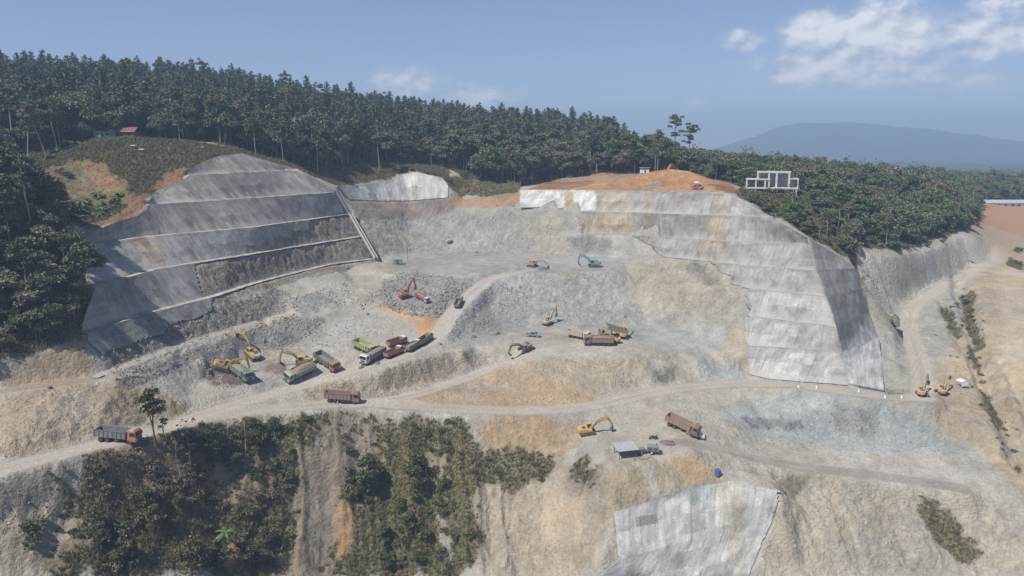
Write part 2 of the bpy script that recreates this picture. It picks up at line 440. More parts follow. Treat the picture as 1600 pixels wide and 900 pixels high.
for line, hw, tr in ROADS:
    D, Z = seg_dist(smooth_line(line), hw + 6)
    k = 1 - sstep(hw, hw + 4.0, D)
    H = H * (1 - k) + Z * k
    road_m = np.maximum(road_m, 1 - sstep(hw - .7, hw + .9, D))
    if tr:
        wv = vnoise(GA.X * .06, GA.Y * .06) * .5
        for off_, wd_ in ((.35, .22), (1.2, .3), (1.95, .2), (2.6, .22)):
            track_m = np.maximum(track_m, np.exp(-((np.abs(D + wv - off_) / wd_) ** 2)) * (D < hw))
# spoil heaps
for hx, hy, hr, hh in ((322, 578, 4.5, 1.5), (436, 580, 3.0, 1.0), (842, 497, 5.5, 2.2), (690, 545, 3.0, .8), (1015, 590, 5, 1.6), (1045, 578, 4, 1.5), (560, 470, 6, 1.5), (610, 455, 7, 1.8), (690, 455, 7, 1.6), (480, 520, 6, 1.8), (430, 530, 6, 1.6), (520, 482, 5, 1.2), (1340, 655, 6, 2.0), (1440, 660, 6, 1.8), (1470, 700, 7, 1.6), (1215, 655, 5, 1.2), (1085, 715, 5, 1.4), (1235, 620, 6, 1.2)):
    Z_ = None
    a_, k_ = ray(hx, hy)
    yy_ = np.arange(110, 399, .5)
    hit_ = np.nonzero(k_ * yy_ <= GA.get(H, a_ * yy_, yy_))[0]
    Yc = yy_[hit_[0]]; Xc = a_ * Yc
    dd_ = np.hypot((GA.X - Xc), (GA.Y - Yc) * 1.15)
    H = H + hh * np.clip(1 - dd_ / hr, 0, 1) ** 1.2
# the overgrown ravine and the stepped edge on the right-hand slope
for line, hw_, dp in ((ml((1492, 440, -56), (1510, 480, -59), (1522, 520, -62.5), (1535, 560, -66), (1548, 610, -70.2), (1575, 660, -73), (1600, 720, -78)), 4.5, 3.2), (ml((1470, 470, -57.5), (1488, 505, -61.5), (1508, 545, -65.5), (1530, 590, -69.5)), 2.5, 1.6), (ml((1560, 560, -65.8), (1590, 610, -70), (1615, 660, -73)), 2.0, 1.2)):
    D_, Z_ = seg_dist(smooth_line(line), hw_ + 2)
    D_ = D_ + 1.1 * vnoise(GA.X * .3, GA.Y * .3)
    H = H - dp * (1 - sstep(hw_ * .15, hw_, D_))
H0 = H.copy()                                  # clean lie of the land, before weathering

def ground_px(px, py, ymin=108.0):             # where the ray of a pixel meets the land
    a, k = ray(px, py)
    y = np.arange(ymin, 399, .25)
    h = GA.get(H0, a * y, y)
    hit = np.nonzero(k * y <= h)[0]
    yy = y[hit[0]] if len(hit) else 398.0
    return (a * yy, yy)
def px_poly(pp, step=14.0):
    out = []
    for (x0, y0), (x1, y1) in zip(pp, pp[1:] + pp[:1]):
        n = max(1, int(math.hypot(x1 - x0, y1 - y0) / step))
        for i in range(n):
            out.append(ground_px(x0 + (x1 - x0) * i / n, y0 + (y1 - y0) * i / n))
    return np.array(out)
def poly_mask(P):
    m = np.zeros(H.shape, bool)
    i0 = max(0, int((P[:, 0].min() - GA.x0) / GA.c)); i1 = min(GA.nx, int((P[:, 0].max() - GA.x0) / GA.c) + 2)
    j0 = max(0, int((P[:, 1].min() - GA.y0) / GA.c)); j1 = min(GA.ny, int((P[:, 1].max() - GA.y0) / GA.c) + 2)
    if i0 >= i1 or j0 >= j1:
        return m
    x, y = GA.X[j0:j1, i0:i1], GA.Y[j0:j1, i0:i1]
    s = np.zeros(x.shape, bool)
    for (xa, ya), (xb, yb) in zip(P, np.roll(P, -1, 0)):
        if ya == yb:
            continue
        c = ((ya > y) != (yb > y)) & (x < (xb - xa) * (y - ya) / (yb - ya) + xa)
        s ^= c
    m[j0:j1, i0:i1] = s
    return m
N_EDGE = fbm(GA.X * .16, GA.Y * .16, H0 * .16, o=4, g=.6).astype(np.float32)
N_FINE = fbm(GA.X * .7, GA.Y * .7, H0 * .7, o=3, g=.6).astype(np.float32)
def soft(pp, softm=2.0, rag=.5):               # a patch with a soft ragged edge: its window of the plan and its weight there
    P = px_poly(pp)
    r = max(1, int(softm / GA.c / 1.1))
    mg = 2 * r + 3
    i0 = max(0, int((P[:, 0].min() - GA.x0) / GA.c) - mg); i1 = min(GA.nx, int((P[:, 0].max() - GA.x0) / GA.c) + mg)
    j0 = max(0, int((P[:, 1].min() - GA.y0) / GA.c) - mg); j1 = min(GA.ny, int((P[:, 1].max() - GA.y0) / GA.c) + mg)
    w = (slice(j0, j1), slice(i0, i1))
    m = blur(poly_mask(P)[w].astype(np.float32), r, 2)
    return w, sstep(.22, .78, m + (N_EDGE[w] * 1.3 + N_FINE[w] * .5) * rag * np.clip(4 * m * (1 - m), 0, 1) ** .5)
# ------------------------------------------------------------------ what the ground is made of (linear colours of the dry materials), laid out in plan
TAN = (.36, .285, .20); PALE = (.43, .375, .31); GREY = (.33, .315, .295); BLUE = (.315, .33, .335); BROCK = (.265, .228, .19)
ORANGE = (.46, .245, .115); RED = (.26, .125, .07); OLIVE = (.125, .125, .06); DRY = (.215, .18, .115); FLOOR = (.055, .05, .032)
C = np.empty(H.shape + (3,), np.float32); C[:] = (.37, .34, .302)
RG = np.full(H.shape, .45, np.float32)         # how rough and stony
VG = np.zeros(H.shape, np.float32)             # how overgrown
def paint(pp, col, sm=2.5, a=1.0, rag=.5, rough=None, veg=None):
    w, m = soft(pp, sm, rag)
    m = m * a
    C[w] = C[w] * (1 - m[..., None]) + np.array(col, np.float32) * m[..., None]
    if rough is not None:
        RG[w] = RG[w] * (1 - m) + rough * m
    if veg is not None:
        VG[w] = VG[w] * (1 - m) + veg * m
# woods, in plan
FZ1 = np.array([(-700, 330), (-260, 258), (-215, 252), (-185, 258), (-166, 284), (-148, 300), (-128, 308), (-108, 308), (-98, 314), (-84, 320), (-80, 332), (-72, 352), (-60, 366), (-48, 374), (-33, 372), (-25, 366), (-18, 366), (-8, 364), (3, 358), (10, 369),
       (25, 377), (50, 378), (62, 366), (72, 362), (86, 352), (98, 338), (102, 322), (94, 304), (88, 284), (91, 274), (96, 265), (100, 258), (106, 254), (112, 255), (120, 257), (126, 262), (133, 280), (153, 290), (175, 310), (203, 332), (216, 344), (228, 362), (258, 405), (300, 470), (318, 505), (600, 520), (800, 1000), (-800, 1000)])
FZ2 = np.array([(-240, 150), (-128, 158), (-113, 166), (-106, 174), (-112, 192), (-121, 202), (-132, 212), (-140, 222), (-158, 238), (-178, 252), (-240, 250)])
def in_poly(P, x, y):
    s = np.zeros(np.shape(x), bool)
    for (xa, ya), (xb, yb) in zip(P, np.roll(P, -1, 0)):
        if ya != yb:
            s ^= ((ya > y) != (yb > y)) & (x < (xb - xa) * (y - ya) / (yb - ya) + xa)
    return s
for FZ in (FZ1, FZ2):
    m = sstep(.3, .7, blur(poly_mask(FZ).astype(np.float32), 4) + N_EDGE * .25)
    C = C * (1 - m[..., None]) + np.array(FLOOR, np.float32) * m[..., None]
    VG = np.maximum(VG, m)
paint([(0, 300), (40, 262), (100, 236), (150, 216), (200, 208), (300, 222), (380, 234), (460, 258), (470, 266), (380, 242), (345, 245), (300, 264), (280, 285), (150, 350), (0, 350)], (.12, .115, .06), 2.5, veg=1, rough=.5)
paint([(20, 285), (60, 262), (100, 243), (150, 222), (200, 216), (300, 230), (345, 238), (320, 250), (300, 262), (280, 285), (240, 300), (225, 330), (150, 355), (110, 352), (60, 345), (20, 310)], OLIVE, 2.5, veg=1, rough=.5)
paint([(25, 292), (40, 275), (120, 250), (150, 256), (192, 278), (212, 312), (190, 322), (150, 322), (60, 316)], (.215, .155, .092), 2.0, .85, 1.0, rough=1.2, veg=.3)
paint([(130, 250), (165, 256), (188, 282), (195, 302), (160, 300), (133, 275)], (.31, .185, .105), 1.5, .85, 1.0, veg=.1)
paint([(232, 322), (235, 300), (280, 286), (296, 263), (282, 260), (262, 270), (222, 300), (205, 320), (170, 342), (130, 352), (118, 370), (150, 362), (215, 338)], (.23, .13, .08), 1.5, .95, .8, rough=.9, veg=.1)
paint([(0, 575), (60, 562), (132, 522), (158, 590), (140, 600), (0, 613)], (.31, .24, .165), 2, rough=.5)
paint([(0, 618), (150, 600), (210, 600), (310, 640), (215, 668), (0, 725)], (.335, .265, .19), 2, rough=.75)
paint([(0, 745), (120, 715), (100, 760), (110, 900), (0, 900)], (.30, .265, .215), 3, rough=.6)
paint([(138, 525), (340, 468), (590, 408), (590, 398), (565, 370), (545, 335), (480, 345), (390, 392), (305, 420), (310, 460), (150, 520)], BROCK, 1.5, rough=1.15)
paint([(150, 540), (300, 490), (440, 450), (470, 470), (400, 505), (280, 545), (165, 592)], (.25, .228, .20), 1.5, rough=1.25)
paint([(165, 600), (300, 545), (460, 492), (470, 500), (400, 535), (250, 585), (215, 602)], (.24, .222, .20), 1.2, rough=1.3)
paint([(545, 314), (700, 310), (812, 300), (880, 330), (985, 400), (600, 403)], (.35, .325, .295), 2.5, rough=.8)
paint([(545, 314), (640, 313), (705, 312), (720, 330), (640, 345), (560, 345)], (.225, .185, .16), 2, .9, rough=.6)
paint([(640, 345), (760, 335), (780, 372), (700, 385), (630, 380)], (.31, .30, .285), 4, .7)
paint([(810, 330), (880, 340), (900, 385), (840, 385), (790, 370)], (.36, .32, .26), 4, .7)
paint([(700, 302), (740, 312), (812, 297), (812, 322), (760, 326), (710, 322)], (.34, .215, .125), 1.5, .9, rough=.35)
paint([(600, 402), (985, 402), (965, 426), (760, 430), (640, 428)], (.268, .268, .262), 4, .9, rough=.2)
paint([(700, 404), (980, 404), (940, 416), (800, 420)], (.335, .342, .34), 3, .6, rough=.12)
paint([(740, 440), (800, 426), (960, 426), (1000, 470), (1010, 506), (780, 512), (700, 540), (690, 520)], (.355, .345, .328), 3, rough=.8)
paint([(680, 540), (760, 500), (830, 505), (800, 520), (740, 545)], (.305, .303, .295), 2.5, .8, rough=.5)
paint([(560, 482), (600, 440), (640, 425), (750, 440), (700, 500), (600, 478)], (.345, .308, .285), 3, rough=.9)
paint([(420, 470), (560, 440), (600, 470), (560, 530), (430, 545)], (.385, .358, .328), 4, .85, rough=.35)
paint([(585, 474), (640, 487), (686, 498), (672, 526), (655, 524), (652, 506), (610, 492)], (.47, .265, .125), 1.0, .95, .35, rough=.1)
paint([(395, 527), (460, 494), (510, 500), (440, 545), (400, 540)], (.258, .262, .262), 2, .9, rough=1)
paint([(455, 470), (500, 455), (520, 475), (470, 495)], (.27, .272, .272), 2, .8, rough=.8)
paint([(305, 572), (345, 556), (385, 598), (350, 604), (315, 590)], (.15, .115, .098), 1.5, .95, .8, rough=.9)
paint([(415, 560), (455, 570), (442, 592), (415, 578)], (.215, .16, .13), 1.5, .9, rough=.6)
paint([(470, 606), (600, 580), (700, 550), (785, 560), (700, 592), (600, 622), (480, 627)], (.355, .295, .225), 2, rough=.85)
paint([(600, 634), (700, 606), (800, 570), (850, 562), (930, 602), (930, 630), (760, 642)], (.40, .285, .175), 2, .9, rough=.5)
paint([(830, 562), (1000, 558), (1020, 592), (930, 614), (850, 590)], (.37, .31, .232), 2.5, .9, rough=.6)
paint([(790, 515), (960, 512), (1000, 530), (960, 550), (840, 560), (780, 545)], (.385, .345, .295), 2, .8, rough=.15)
paint([(970, 506), (1120, 500), (1165, 520), (1165, 562), (1080, 560), (1000, 542)], (.325, .33, .322), 3, .85, rough=.25)
paint([(1140, 512), (1168, 500), (1173, 588), (1110, 572)], (.38, .31, .22), 2, .8, rough=.3)
paint([(985, 405), (1115, 416), (1165, 455), (1168, 500), (1060, 505), (1000, 470)], (.365, .328, .268), 4, .75, .9, rough=.9)
paint([(1070, 412), (1108, 414), (1106, 428), (1072, 426)], (.20, .19, .172), .9, .85, .6, rough=1.1)
paint([(1095, 432), (1125, 430), (1130, 446), (1100, 446)], (.26, .225, .165), .9, .8, .8, rough=1.1)
paint([(878, 368), (958, 370), (958, 388), (930, 398), (885, 384)], (.215, .215, .20), 1.2, .85, .5)
paint([(1018, 582), (1045, 572), (1058, 590), (1036, 602)], (.20, .19, .175), 1.2, .8, .8, rough=1.2)
paint([(1080, 560), (1160, 565), (1165, 590), (1100, 596)], (.33, .335, .33), 2, .7, rough=.8)
paint([(1120, 640), (1250, 612), (1390, 628), (1545, 690), (1555, 715), (1400, 705), (1300, 700), (1200, 690), (1140, 665)], (.315, .337, .342), 3, .95, rough=.5)
paint([(1158, 652), (1200, 654), (1262, 664), (1232, 672), (1172, 668)], (.20, .215, .222), 1.2, .9, .8, rough=.9)
paint([(1292, 640), (1330, 632), (1385, 652), (1362, 684), (1304, 676)], (.25, .258, .255), 1.5, .8, rough=.8)
paint([(1210, 628), (1300, 622), (1306, 642), (1230, 644)], (.44, .45, .45), 1.5, .7)
paint([(1440, 640), (1540, 690), (1530, 720), (1450, 690)], (.37, .36, .335), 2, .7)
paint([(900, 650), (1060, 640), (1110, 690), (1000, 732), (920, 722)], (.36, .325, .275), 3, .9, rough=.25)
paint([(740, 652), (900, 652), (905, 690), (870, 720), (760, 712), (742, 690)], (.40, .285, .18), 2.5, rough=.6)
paint([(935, 730), (1100, 713), (1145, 750), (960, 800)], (.355, .295, .208), 2, rough=.35)
paint([(1030, 716), (1090, 712), (1122, 745), (1080, 760)], (.42, .30, .185), 1.5, .8)
paint([(1002, 728), (1020, 725), (1032, 778), (1015, 782)], (.43, .41, .375), .8, .8, .3)
paint([(740, 700), (960, 735), (958, 800), (920, 900), (740, 900)], (.36, .30, .225), 3, .9, rough=.6)
paint([(820, 770), (900, 775), (920, 840), (840, 850)], (.42, .335, .245), 3, .8, rough=.2)
paint([(1150, 726), (1500, 766), (1600, 800), (1600, 900), (1180, 900), (1226, 768)], (.375, .333, .268), 3, rough=.6)
paint([(1290, 745), (1310, 750), (1330, 850), (1300, 850)], (.42, .34, .235), 2, .8)
paint([(1430, 766), (1470, 788), (1532, 860), (1500, 882), (1458, 830)], (.17, .145, .09), 1.5, .9, .9, veg=.7)
paint([(1440, 645), (1490, 520), (1530, 430), (1620, 380), (1620, 790), (1540, 712)], (.395, .32, .232), 3, rough=.5)
paint([(1560, 425), (1620, 400), (1620, 700), (1570, 560)], (.43, .345, .25), 3, .9, rough=.08)
paint([(1380, 490), (1430, 500), (1450, 605), (1385, 614)], (.34, .315, .262), 2.5, rough=.35)
paint([(1345, 400), (1400, 404), (1525, 363), (1532, 415), (1392, 482), (1350, 452)], (.44, .415, .375), 2, rough=.9, veg=0)
paint([(1440, 400), (1480, 385), (1500, 420), (1450, 440)], (.47, .44, .38), 1.5, .6, .9)
paint([(1530, 352), (1600, 330), (1600, 370), (1545, 400)], (.36, .31, .25), 3, .8)
paint([(690, 278), (812, 286), (812, 299), (760, 307), (715, 304), (700, 291)], (.15, .115, .07), 1.5, .95, .8, veg=.6)
paint([(452, 256), (480, 272), (528, 290), (600, 283), (628, 270), (655, 266), (700, 284), (700, 262), (620, 245), (540, 258)], (.12, .10, .06), 1.5, .95, .6, veg=.9)
paint([(0, 232), (75, 212), (105, 238), (45, 262), (0, 278)], (.10, .095, .05), 2, .95, .6, veg=1)
paint([(1148, 300), (1200, 326), (1262, 364), (1333, 410), (1346, 402), (1262, 345), (1200, 308), (1160, 292)], (.12, .11, .06), 1.5, .95, .6, veg=.7)
paint([(820, 290), (850, 280), (940, 268), (1000, 268), (1050, 258), (1110, 268), (1150, 292), (1100, 292)], (.33, .20, .11), 2, .9, .6, rough=.4)
paint([(815, 297), (860, 286), (1000, 276), (1045, 264), (1100, 276), (1145, 300), (1000, 301)], ORANGE, 2, rough=.9, veg=0)
paint([(826, 296), (855, 285), (935, 282), (915, 291), (880, 296)], RED, 1.5, .95, rough=.3)
paint([(1010, 288), (1030, 286), (1030, 298), (1000, 299)], (.33, .27, .18), 1.5, .7)
paint([(1105, 288), (1140, 288), (1165, 304), (1135, 302)], RED, 1.2, .9)
# the overgrown slope below the road
paint([(110, 722), (215, 692), (300, 672), (380, 654), (470, 648), (540, 645), (720, 655), (748, 690), (772, 735), (735, 780), (765, 835), (722, 900), (60, 900), (130, 800)], (.18, .155, .10), 2.5, rough=.6, veg=.9)
paint([(560, 700), (700, 690), (735, 760), (730, 890), (570, 890)], (.14, .135, .07), 3, .8, 1, veg=.95)
paint([(120, 790), (420, 770), (420, 900), (100, 900)], (.14, .128, .08), 3, .8, 1, veg=.9)
paint([(470, 655), (600, 652), (600, 700), (540, 780), (520, 900), (430, 900), (470, 740)], (.27, .225, .18), 3, .95, 1.1, veg=.22)
paint([(170, 722), (300, 700), (310, 770), (190, 790)], (.21, .165, .115), 2.5, .85, 1.1, veg=.35)
paint([(330, 700), (400, 700), (425, 790), (350, 800)], (.25, .20, .145), 2, .8, 1.1, veg=.25)
paint([(60, 830), (130, 800), (150, 860), (90, 890)], (.27, .225, .165), 2, .8, 1.1, veg=.2)
paint([(525, 780), (550, 785), (552, 860), (528, 880)], (.40, .25, .13), 1.0, .9, .6, veg=0)
paint([(680, 790), (700, 800), (705, 860), (690, 870)], (.36, .33, .285), 1.0, .9, .6, veg=0)
paint([(650, 690), (690, 690), (720, 740), (680, 735)], (.30, .265, .205), 1.2, .8, .9, veg=.2)
paint([(330, 740), (365, 740), (370, 790), (325, 790)], (.30, .23, .155), 1.2, .8, .9, veg=.3)
paint([(340, 840), (380, 845), (372, 890), (350, 885)], (.36, .21, .13), 1.2, .8, .7, veg=.3)
paint([(85, 735), (110, 735), (115, 800), (95, 820)], (.20, .18, .11), 1.2, .7, .9, veg=.6)
paint([(745, 705), (790, 700), (870, 720), (860, 755), (790, 768), (745, 750)], (.165, .15, .095), 1.5, .9, .9, veg=.8)
paint([(880, 730), (910, 712), (950, 735), (930, 765), (890, 765)], (.19, .17, .125), 1.5, .85, .9, veg=.6)
paint([(1220, 745), (1260, 745), (1250, 770), (1225, 770)], (.2, .175, .12), 1.2, .7, .9, veg=.4)
for pp in ([(1500, 455), (1522, 458), (1520, 500), (1540, 545), (1525, 550), (1505, 500)], [(1468, 478), (1485, 485), (1505, 525), (1500, 535), (1480, 510)], [(1505, 540), (1520, 545), (1545, 600), (1535, 605)], [(1530, 610), (1545, 620), (1565, 660), (1550, 665)], [(1580, 390), (1600, 380), (1600, 425), (1575, 415)]):
    paint(pp, (.15, .135, .085), .9, .9, .8, veg=.8)
PATCH_N = fbm(GA.X * .055, GA.Y * .055, H0 * .05, o=4, g=.55)
PATCH_F = fbm(GA.X * .33 + 40, GA.Y * .33, H0 * .33, o=4, g=.6)
tn = sstep(-.15, .5, fbm(GA.X * .075 + 31, GA.Y * .075 + 5, H0 * .06, o=5, g=.62))[..., None] * .42 * (1 - np.clip(VG, 0, 1))[..., None]
C = C * (1 - tn) + (C.mean(-1, keepdims=True) * np.array((1.03, 1.0, .96), np.float32)) * tn
tn = sstep(.05, .6, fbm(GA.X * .11 - 50, GA.Y * .11 + 15, H0 * .09, o=5, g=.62))[..., None] * .40 * (1 - np.clip(VG, 0, 1))[..., None]
C = C * (1 - tn) + np.array((.365, .315, .235), np.float32) * tn
PATCH_S = fbm(GA.X * .9 + 3, GA.Y * .9, H0 * .9, o=2, g=.7)
C *= (1 + .28 * PATCH_N + .32 * PATCH_F + .34 * PATCH_S * np.clip(RG, .15, 1))[..., None]
C *= np.array((.985, 1.003, .975), np.float32)
warm = fbm(GA.X * .04 + 90, GA.Y * .04, o=3)[..., None]
C *= 1 + warm * np.array((.03, 0, -.07), np.float32)
for L_, w_ in ((LW3, 2.0), (LW4, 2.0), (LW5, 2.4), (LW6, 2.2)):
    D_, _z = seg_dist([tuple(q) for q in offset(resample(L_, 60), 1.2)], 4)
    k_ = ((1 - sstep(w_ * .5, w_ * .9, D_)) * .8)[..., None]
    C = C * (1 - k_) + np.array((.41, .375, .33), np.float32) * k_
    RG *= 1 - k_[..., 0]
rm = (road_m * .75)[..., None]
C = C * (1 - rm) + (.45 * blur(C, 6, 1) * 1.12 + .55 * np.array((.40, .358, .305), np.float32)) * (1 + .12 * PATCH_F[..., None]) * rm
C *= (1 - (.30 * (1 - track_m) * road_m * sstep(-.4, .4, PATCH_N)))[..., None]
tm = (track_m * .55 * (.5 + .5 * sstep(-.3, .3, PATCH_N)) * road_m)[..., None]
C = C * (1 - tm) + np.array((.50, .445, .38), np.float32) * tm
RG = RG * (1 - road_m) + .05 * road_m

K3P = [(100, 380), (225, 365), (545, 325), (484, 345), (482, 362), (456, 362), (454, 374), (428, 374), (428, 384), (385, 386), (384, 402), (140, 460), (110, 400)]
K4P = [(120, 440), (200, 425), (302, 405), (312, 452), (322, 466), (130, 530)]
K5P = [(120, 515), (342, 455), (330, 470), (332, 486), (312, 497), (285, 503), (262, 512), (258, 522), (230, 530), (160, 556), (130, 530)]
# the machines stand on levelled ground: (px, py) of each
PADS = [(185, 689, 6), (378, 590, 6), (468, 587, 6), (512, 570, 6), (535, 629, 6), (570, 548, 6), (584, 561, 6), (615, 556, 5), (620, 539, 5), (648, 546, 5), (663, 535, 5), (660, 469, 5), (717, 477, 5), (904, 528, 6), (933, 538, 6), (957, 527, 6),
        (1065, 671, 6), (1085, 680, 4), (833, 525, 4), (1393, 502, 5), (622, 413, 4), (1090, 295, 4), (393, 557, 5), (347, 578, 5), (473, 569, 5), (633, 464, 5), (832, 416, 5), (927, 416, 5), (856, 506, 5), (820, 546, 5), (972, 527, 5), (958, 533, 4),
        (918, 676, 5), (1440, 617, 5), (1471, 614, 5), (978, 710, 5), (1000, 708, 4), (1020, 706, 4), (1503, 602, 4)]
# ------------------------------------------------------------------ weathering: gullies, ledges and stones as relief of the land itself
gy, gx = np.gradient(blur(H0, 3, 1), GA.c)
SL = np.hypot(gx, gy)
steep = sstep(.25, .8, SL)
WALLS_M = np.zeros_like(H)
for poly in ([(300, 262), (345, 243), (380, 240), (450, 262), (525, 300), (545, 335), (400, 354), (225, 371), (118, 385), (150, 360), (232, 320), (240, 300)], K3P, K4P, K5P, [(812, 296), (1150, 306), (1205, 339), (1333, 416), (1380, 614), (1172, 588), (1166, 456), (1112, 430), (985, 398), (880, 366), (812, 322)],
             [(527, 290), (650, 268), (702, 288), (700, 312), (546, 315)], [(958, 798), (1142, 750), (1222, 767), (1180, 898), (925, 898)]):
    WALLS_M = np.maximum(WALLS_M, poly_mask(px_poly(poly)))
n1 = fbm(GA.X * .17, GA.Y * .12, H0 * .10, o=3)
gul = np.abs(fbm(GA.X * .5 + n1 * 1.2, GA.Y * .34, H0 * .10, o=4, g=.6))
n3 = fbm(GA.X * .8, GA.Y * .8, H0 * 1.0, o=3, g=.7)
n4 = fbm(GA.X * 1.3, GA.Y * 1.3, H0 * 1.5, o=2)
amp = np.clip(1 / np.sqrt(1 / (1 + SL ** 2)), 1, 2.0)
dz = (n1 * .45 * (.3 + steep * .6) + (-.5 + 2.0 * gul) * .38 * steep * (1 - VG * .5) + n3 * (.28 + .42 * steep) + n4 * .36 * (.6 + steep)) * RG * amp
cliff = blur(poly_mask(px_poly([(110, 728), (300, 680), (470, 656), (720, 662), (750, 700), (800, 760), (860, 898), (60, 898), (120, 800)])).astype(np.float32), 6, 2)
xg = GA.X + 2.2 * fbm(GA.X * .05, GA.Y * .08, o=3) + (GA.Y - 150) * .12
ridg = 1 - np.abs(fbm(xg * .11, GA.Y * .012, o=2)) * 2.2
ridg2 = 1 - np.abs(fbm(xg * .34 + 20, GA.Y * .03, o=2)) * 2.2
dz = dz + cliff * ((ridg - .4) * 2.0 + (ridg2 - .4) * .9 + n3 * .35)
soil = blur(poly_mask(px_poly([(0, 750), (110, 725), (60, 898), (0, 898)])).astype(np.float32) + poly_mask(px_poly([(770, 730), (950, 740), (950, 800), (900, 898), (770, 898)])) + poly_mask(px_poly([(1230, 760), (1400, 760), (1580, 800), (1590, 898), (1200, 898)])) + poly_mask(px_poly([(10, 630), (150, 612), (280, 640), (200, 660), (10, 715)])) + poly_mask(px_poly([(1480, 480), (1540, 440), (1555, 560), (1590, 690), (1550, 690), (1500, 600)])), 5, 2)
dz = dz + np.clip(soil, 0, 1) * ((ridg2 - .4) * .45 + n3 * .35 + n1 * .5)
dz = dz * (1 - .92 * blur(WALLS_M, 2)) * (1 - .93 * road_m)
dz *= eb
pad = np.zeros_like(H)
for (qx, qy, qr) in PADS:
    X0, Y0 = ground_px(qx, qy)
    pad = np.maximum(pad, 1 - sstep(qr * .6, qr, np.hypot(GA.X - X0, GA.Y - Y0)))
dz *= 1 - .9 * pad
H0s = blur(H0, 8, 2)
pk = pad * .8 * (1 - blur(road_m, 4))
H0 = H0 * (1 - pk) + H0s * pk
H = (H0 + dz).astype(np.float32)

def hz(x, y):                                  # height of the finished land, world z
    x = np.asarray(x, float); y = np.asarray(y, float)
    ins = (x > -213) & (x < 223) & (y > 102) & (y < 398)
    z = np.where(ins, GA.get(H, x, y), GB.get(HB, x, y))
    r = np.hypot(x, y)
    f = sstep(700, 1100, r)
    z = z * (1 - f) + (-55 + 14 * fbm(x / 420., y / 420., o=3)) * f
    return z + CAMZ

# ------------------------------------------------------------------ materials
def new_mat(name):
    m = bpy.data.materials.new(name)
    m.use_nodes = True
    t = m.node_tree
    return m, t, t.nodes['Principled BSDF']
def nd(t, typ, **k):
    n = t.nodes.new(typ)
    for a, b in k.items():
        setattr(n, a, b)
    return n
def noise_fac(t, scale, detail=5, rough=.55, vec=None, dist=0):
    n = nd(t, 'ShaderNodeTexNoise')
    n.inputs['Scale'].default_value = scale; n.inputs['Detail'].default_value = detail; n.inputs['Roughness'].default_value = rough; n.inputs['Distortion'].default_value = dist
    if vec is not None:
        t.links.new(vec, n.inputs['Vector'])
    return n.outputs['Fac']
def mrange(t, v, a, b, c, d, smooth=False):
    n = nd(t, 'ShaderNodeMapRange')
    if smooth:
        n.interpolation_type = 'SMOOTHSTEP'
    for k, x in (('From Min', a), ('From Max', b), ('To Min', c), ('To Max', d)):
        n.inputs[k].default_value = x
    t.links.new(v, n.inputs['Value'])
    return n.outputs[0]
def tmath(t, op, a, b):
    n = nd(t, 'ShaderNodeMath', operation=op)
    for i, v in enumerate((a, b)):
        if isinstance(v, (int, float)):
            n.inputs[i].default_value = v
        else:
            t.links.new(v, n.inputs[i])
    return n.outputs[0]
def scale_col(t, col, fac):
    n = nd(t, 'ShaderNodeMix', data_type='RGBA', blend_type='MULTIPLY')
    n.inputs['Factor'].default_value = 1.0
    t.links.new(col, n.inputs['A'])
    c = nd(t, 'ShaderNodeCombineColor')
    for i in range(3):
        t.links.new(fac, c.inputs[i])
    t.links.new(c.outputs[0], n.inputs['B'])
    return n.outputs['Result']
def bump(t, b, h, dist, strength=1.0):
    n = nd(t, 'ShaderNodeBump')
    n.inputs['Distance'].default_value = dist; n.inputs['Strength'].default_value = strength
    t.links.new(h, n.inputs['Height'])
    t.links.new(n.outputs[0], b.inputs['Normal'])
def obj_vec(t, sc=(1, 1, 1)):
    g = nd(t, 'ShaderNodeNewGeometry')
    m = nd(t, 'ShaderNodeMapping')
    m.inputs['Scale'].default_value = sc
    t.links.new(g.outputs['Position'], m.inputs[0])
    return m.outputs[0]

GROUND, t, b = new_mat('ground')
b.inputs['Roughness'].default_value = .95; b.inputs['Specular IOR Level'].default_value = .15
at_ = nd(t, 'ShaderNodeAttribute', attribute_name='Col')
v = obj_vec(t)
f1 = mrange(t, noise_fac(t, 1.3, 5, .75, v), .28, .72, .72, 1.27)
vo = nd(t, 'ShaderNodeTexVoronoi'); vo.inputs['Scale'].default_value = 1.1
t.links.new(v, vo.inputs['Vector'])
sr = nd(t, 'ShaderNodeAttribute', attribute_name='Rough')
peb = mrange(t, vo.outputs['Distance'], .0, .55, .72, 1.10)
pebm = nd(t, 'ShaderNodeMix', data_type='FLOAT')
t.links.new(mrange(t, sr.outputs['Fac'], .3, 1.0, 0, .9), pebm.inputs['Factor'])
pebm.inputs['A'].default_value = 1.0
t.links.new(peb, pebm.inputs['B'])
cc = scale_col(t, at_.outputs['Color'], tmath(t, 'MULTIPLY', f1, pebm.outputs[0]))
t.links.new(cc, b.inputs['Base Color'])
hsum = tmath(t, 'ADD', tmath(t, 'MULTIPLY', noise_fac(t, 1.6, 3, .7, v), 1.0), tmath(t, 'MULTIPLY', vo.outputs['Distance'], .25))
bump(t, b, tmath(t, 'MULTIPLY', hsum, tmath(t, 'ADD', sr.outputs['Fac'], .15)), .8)

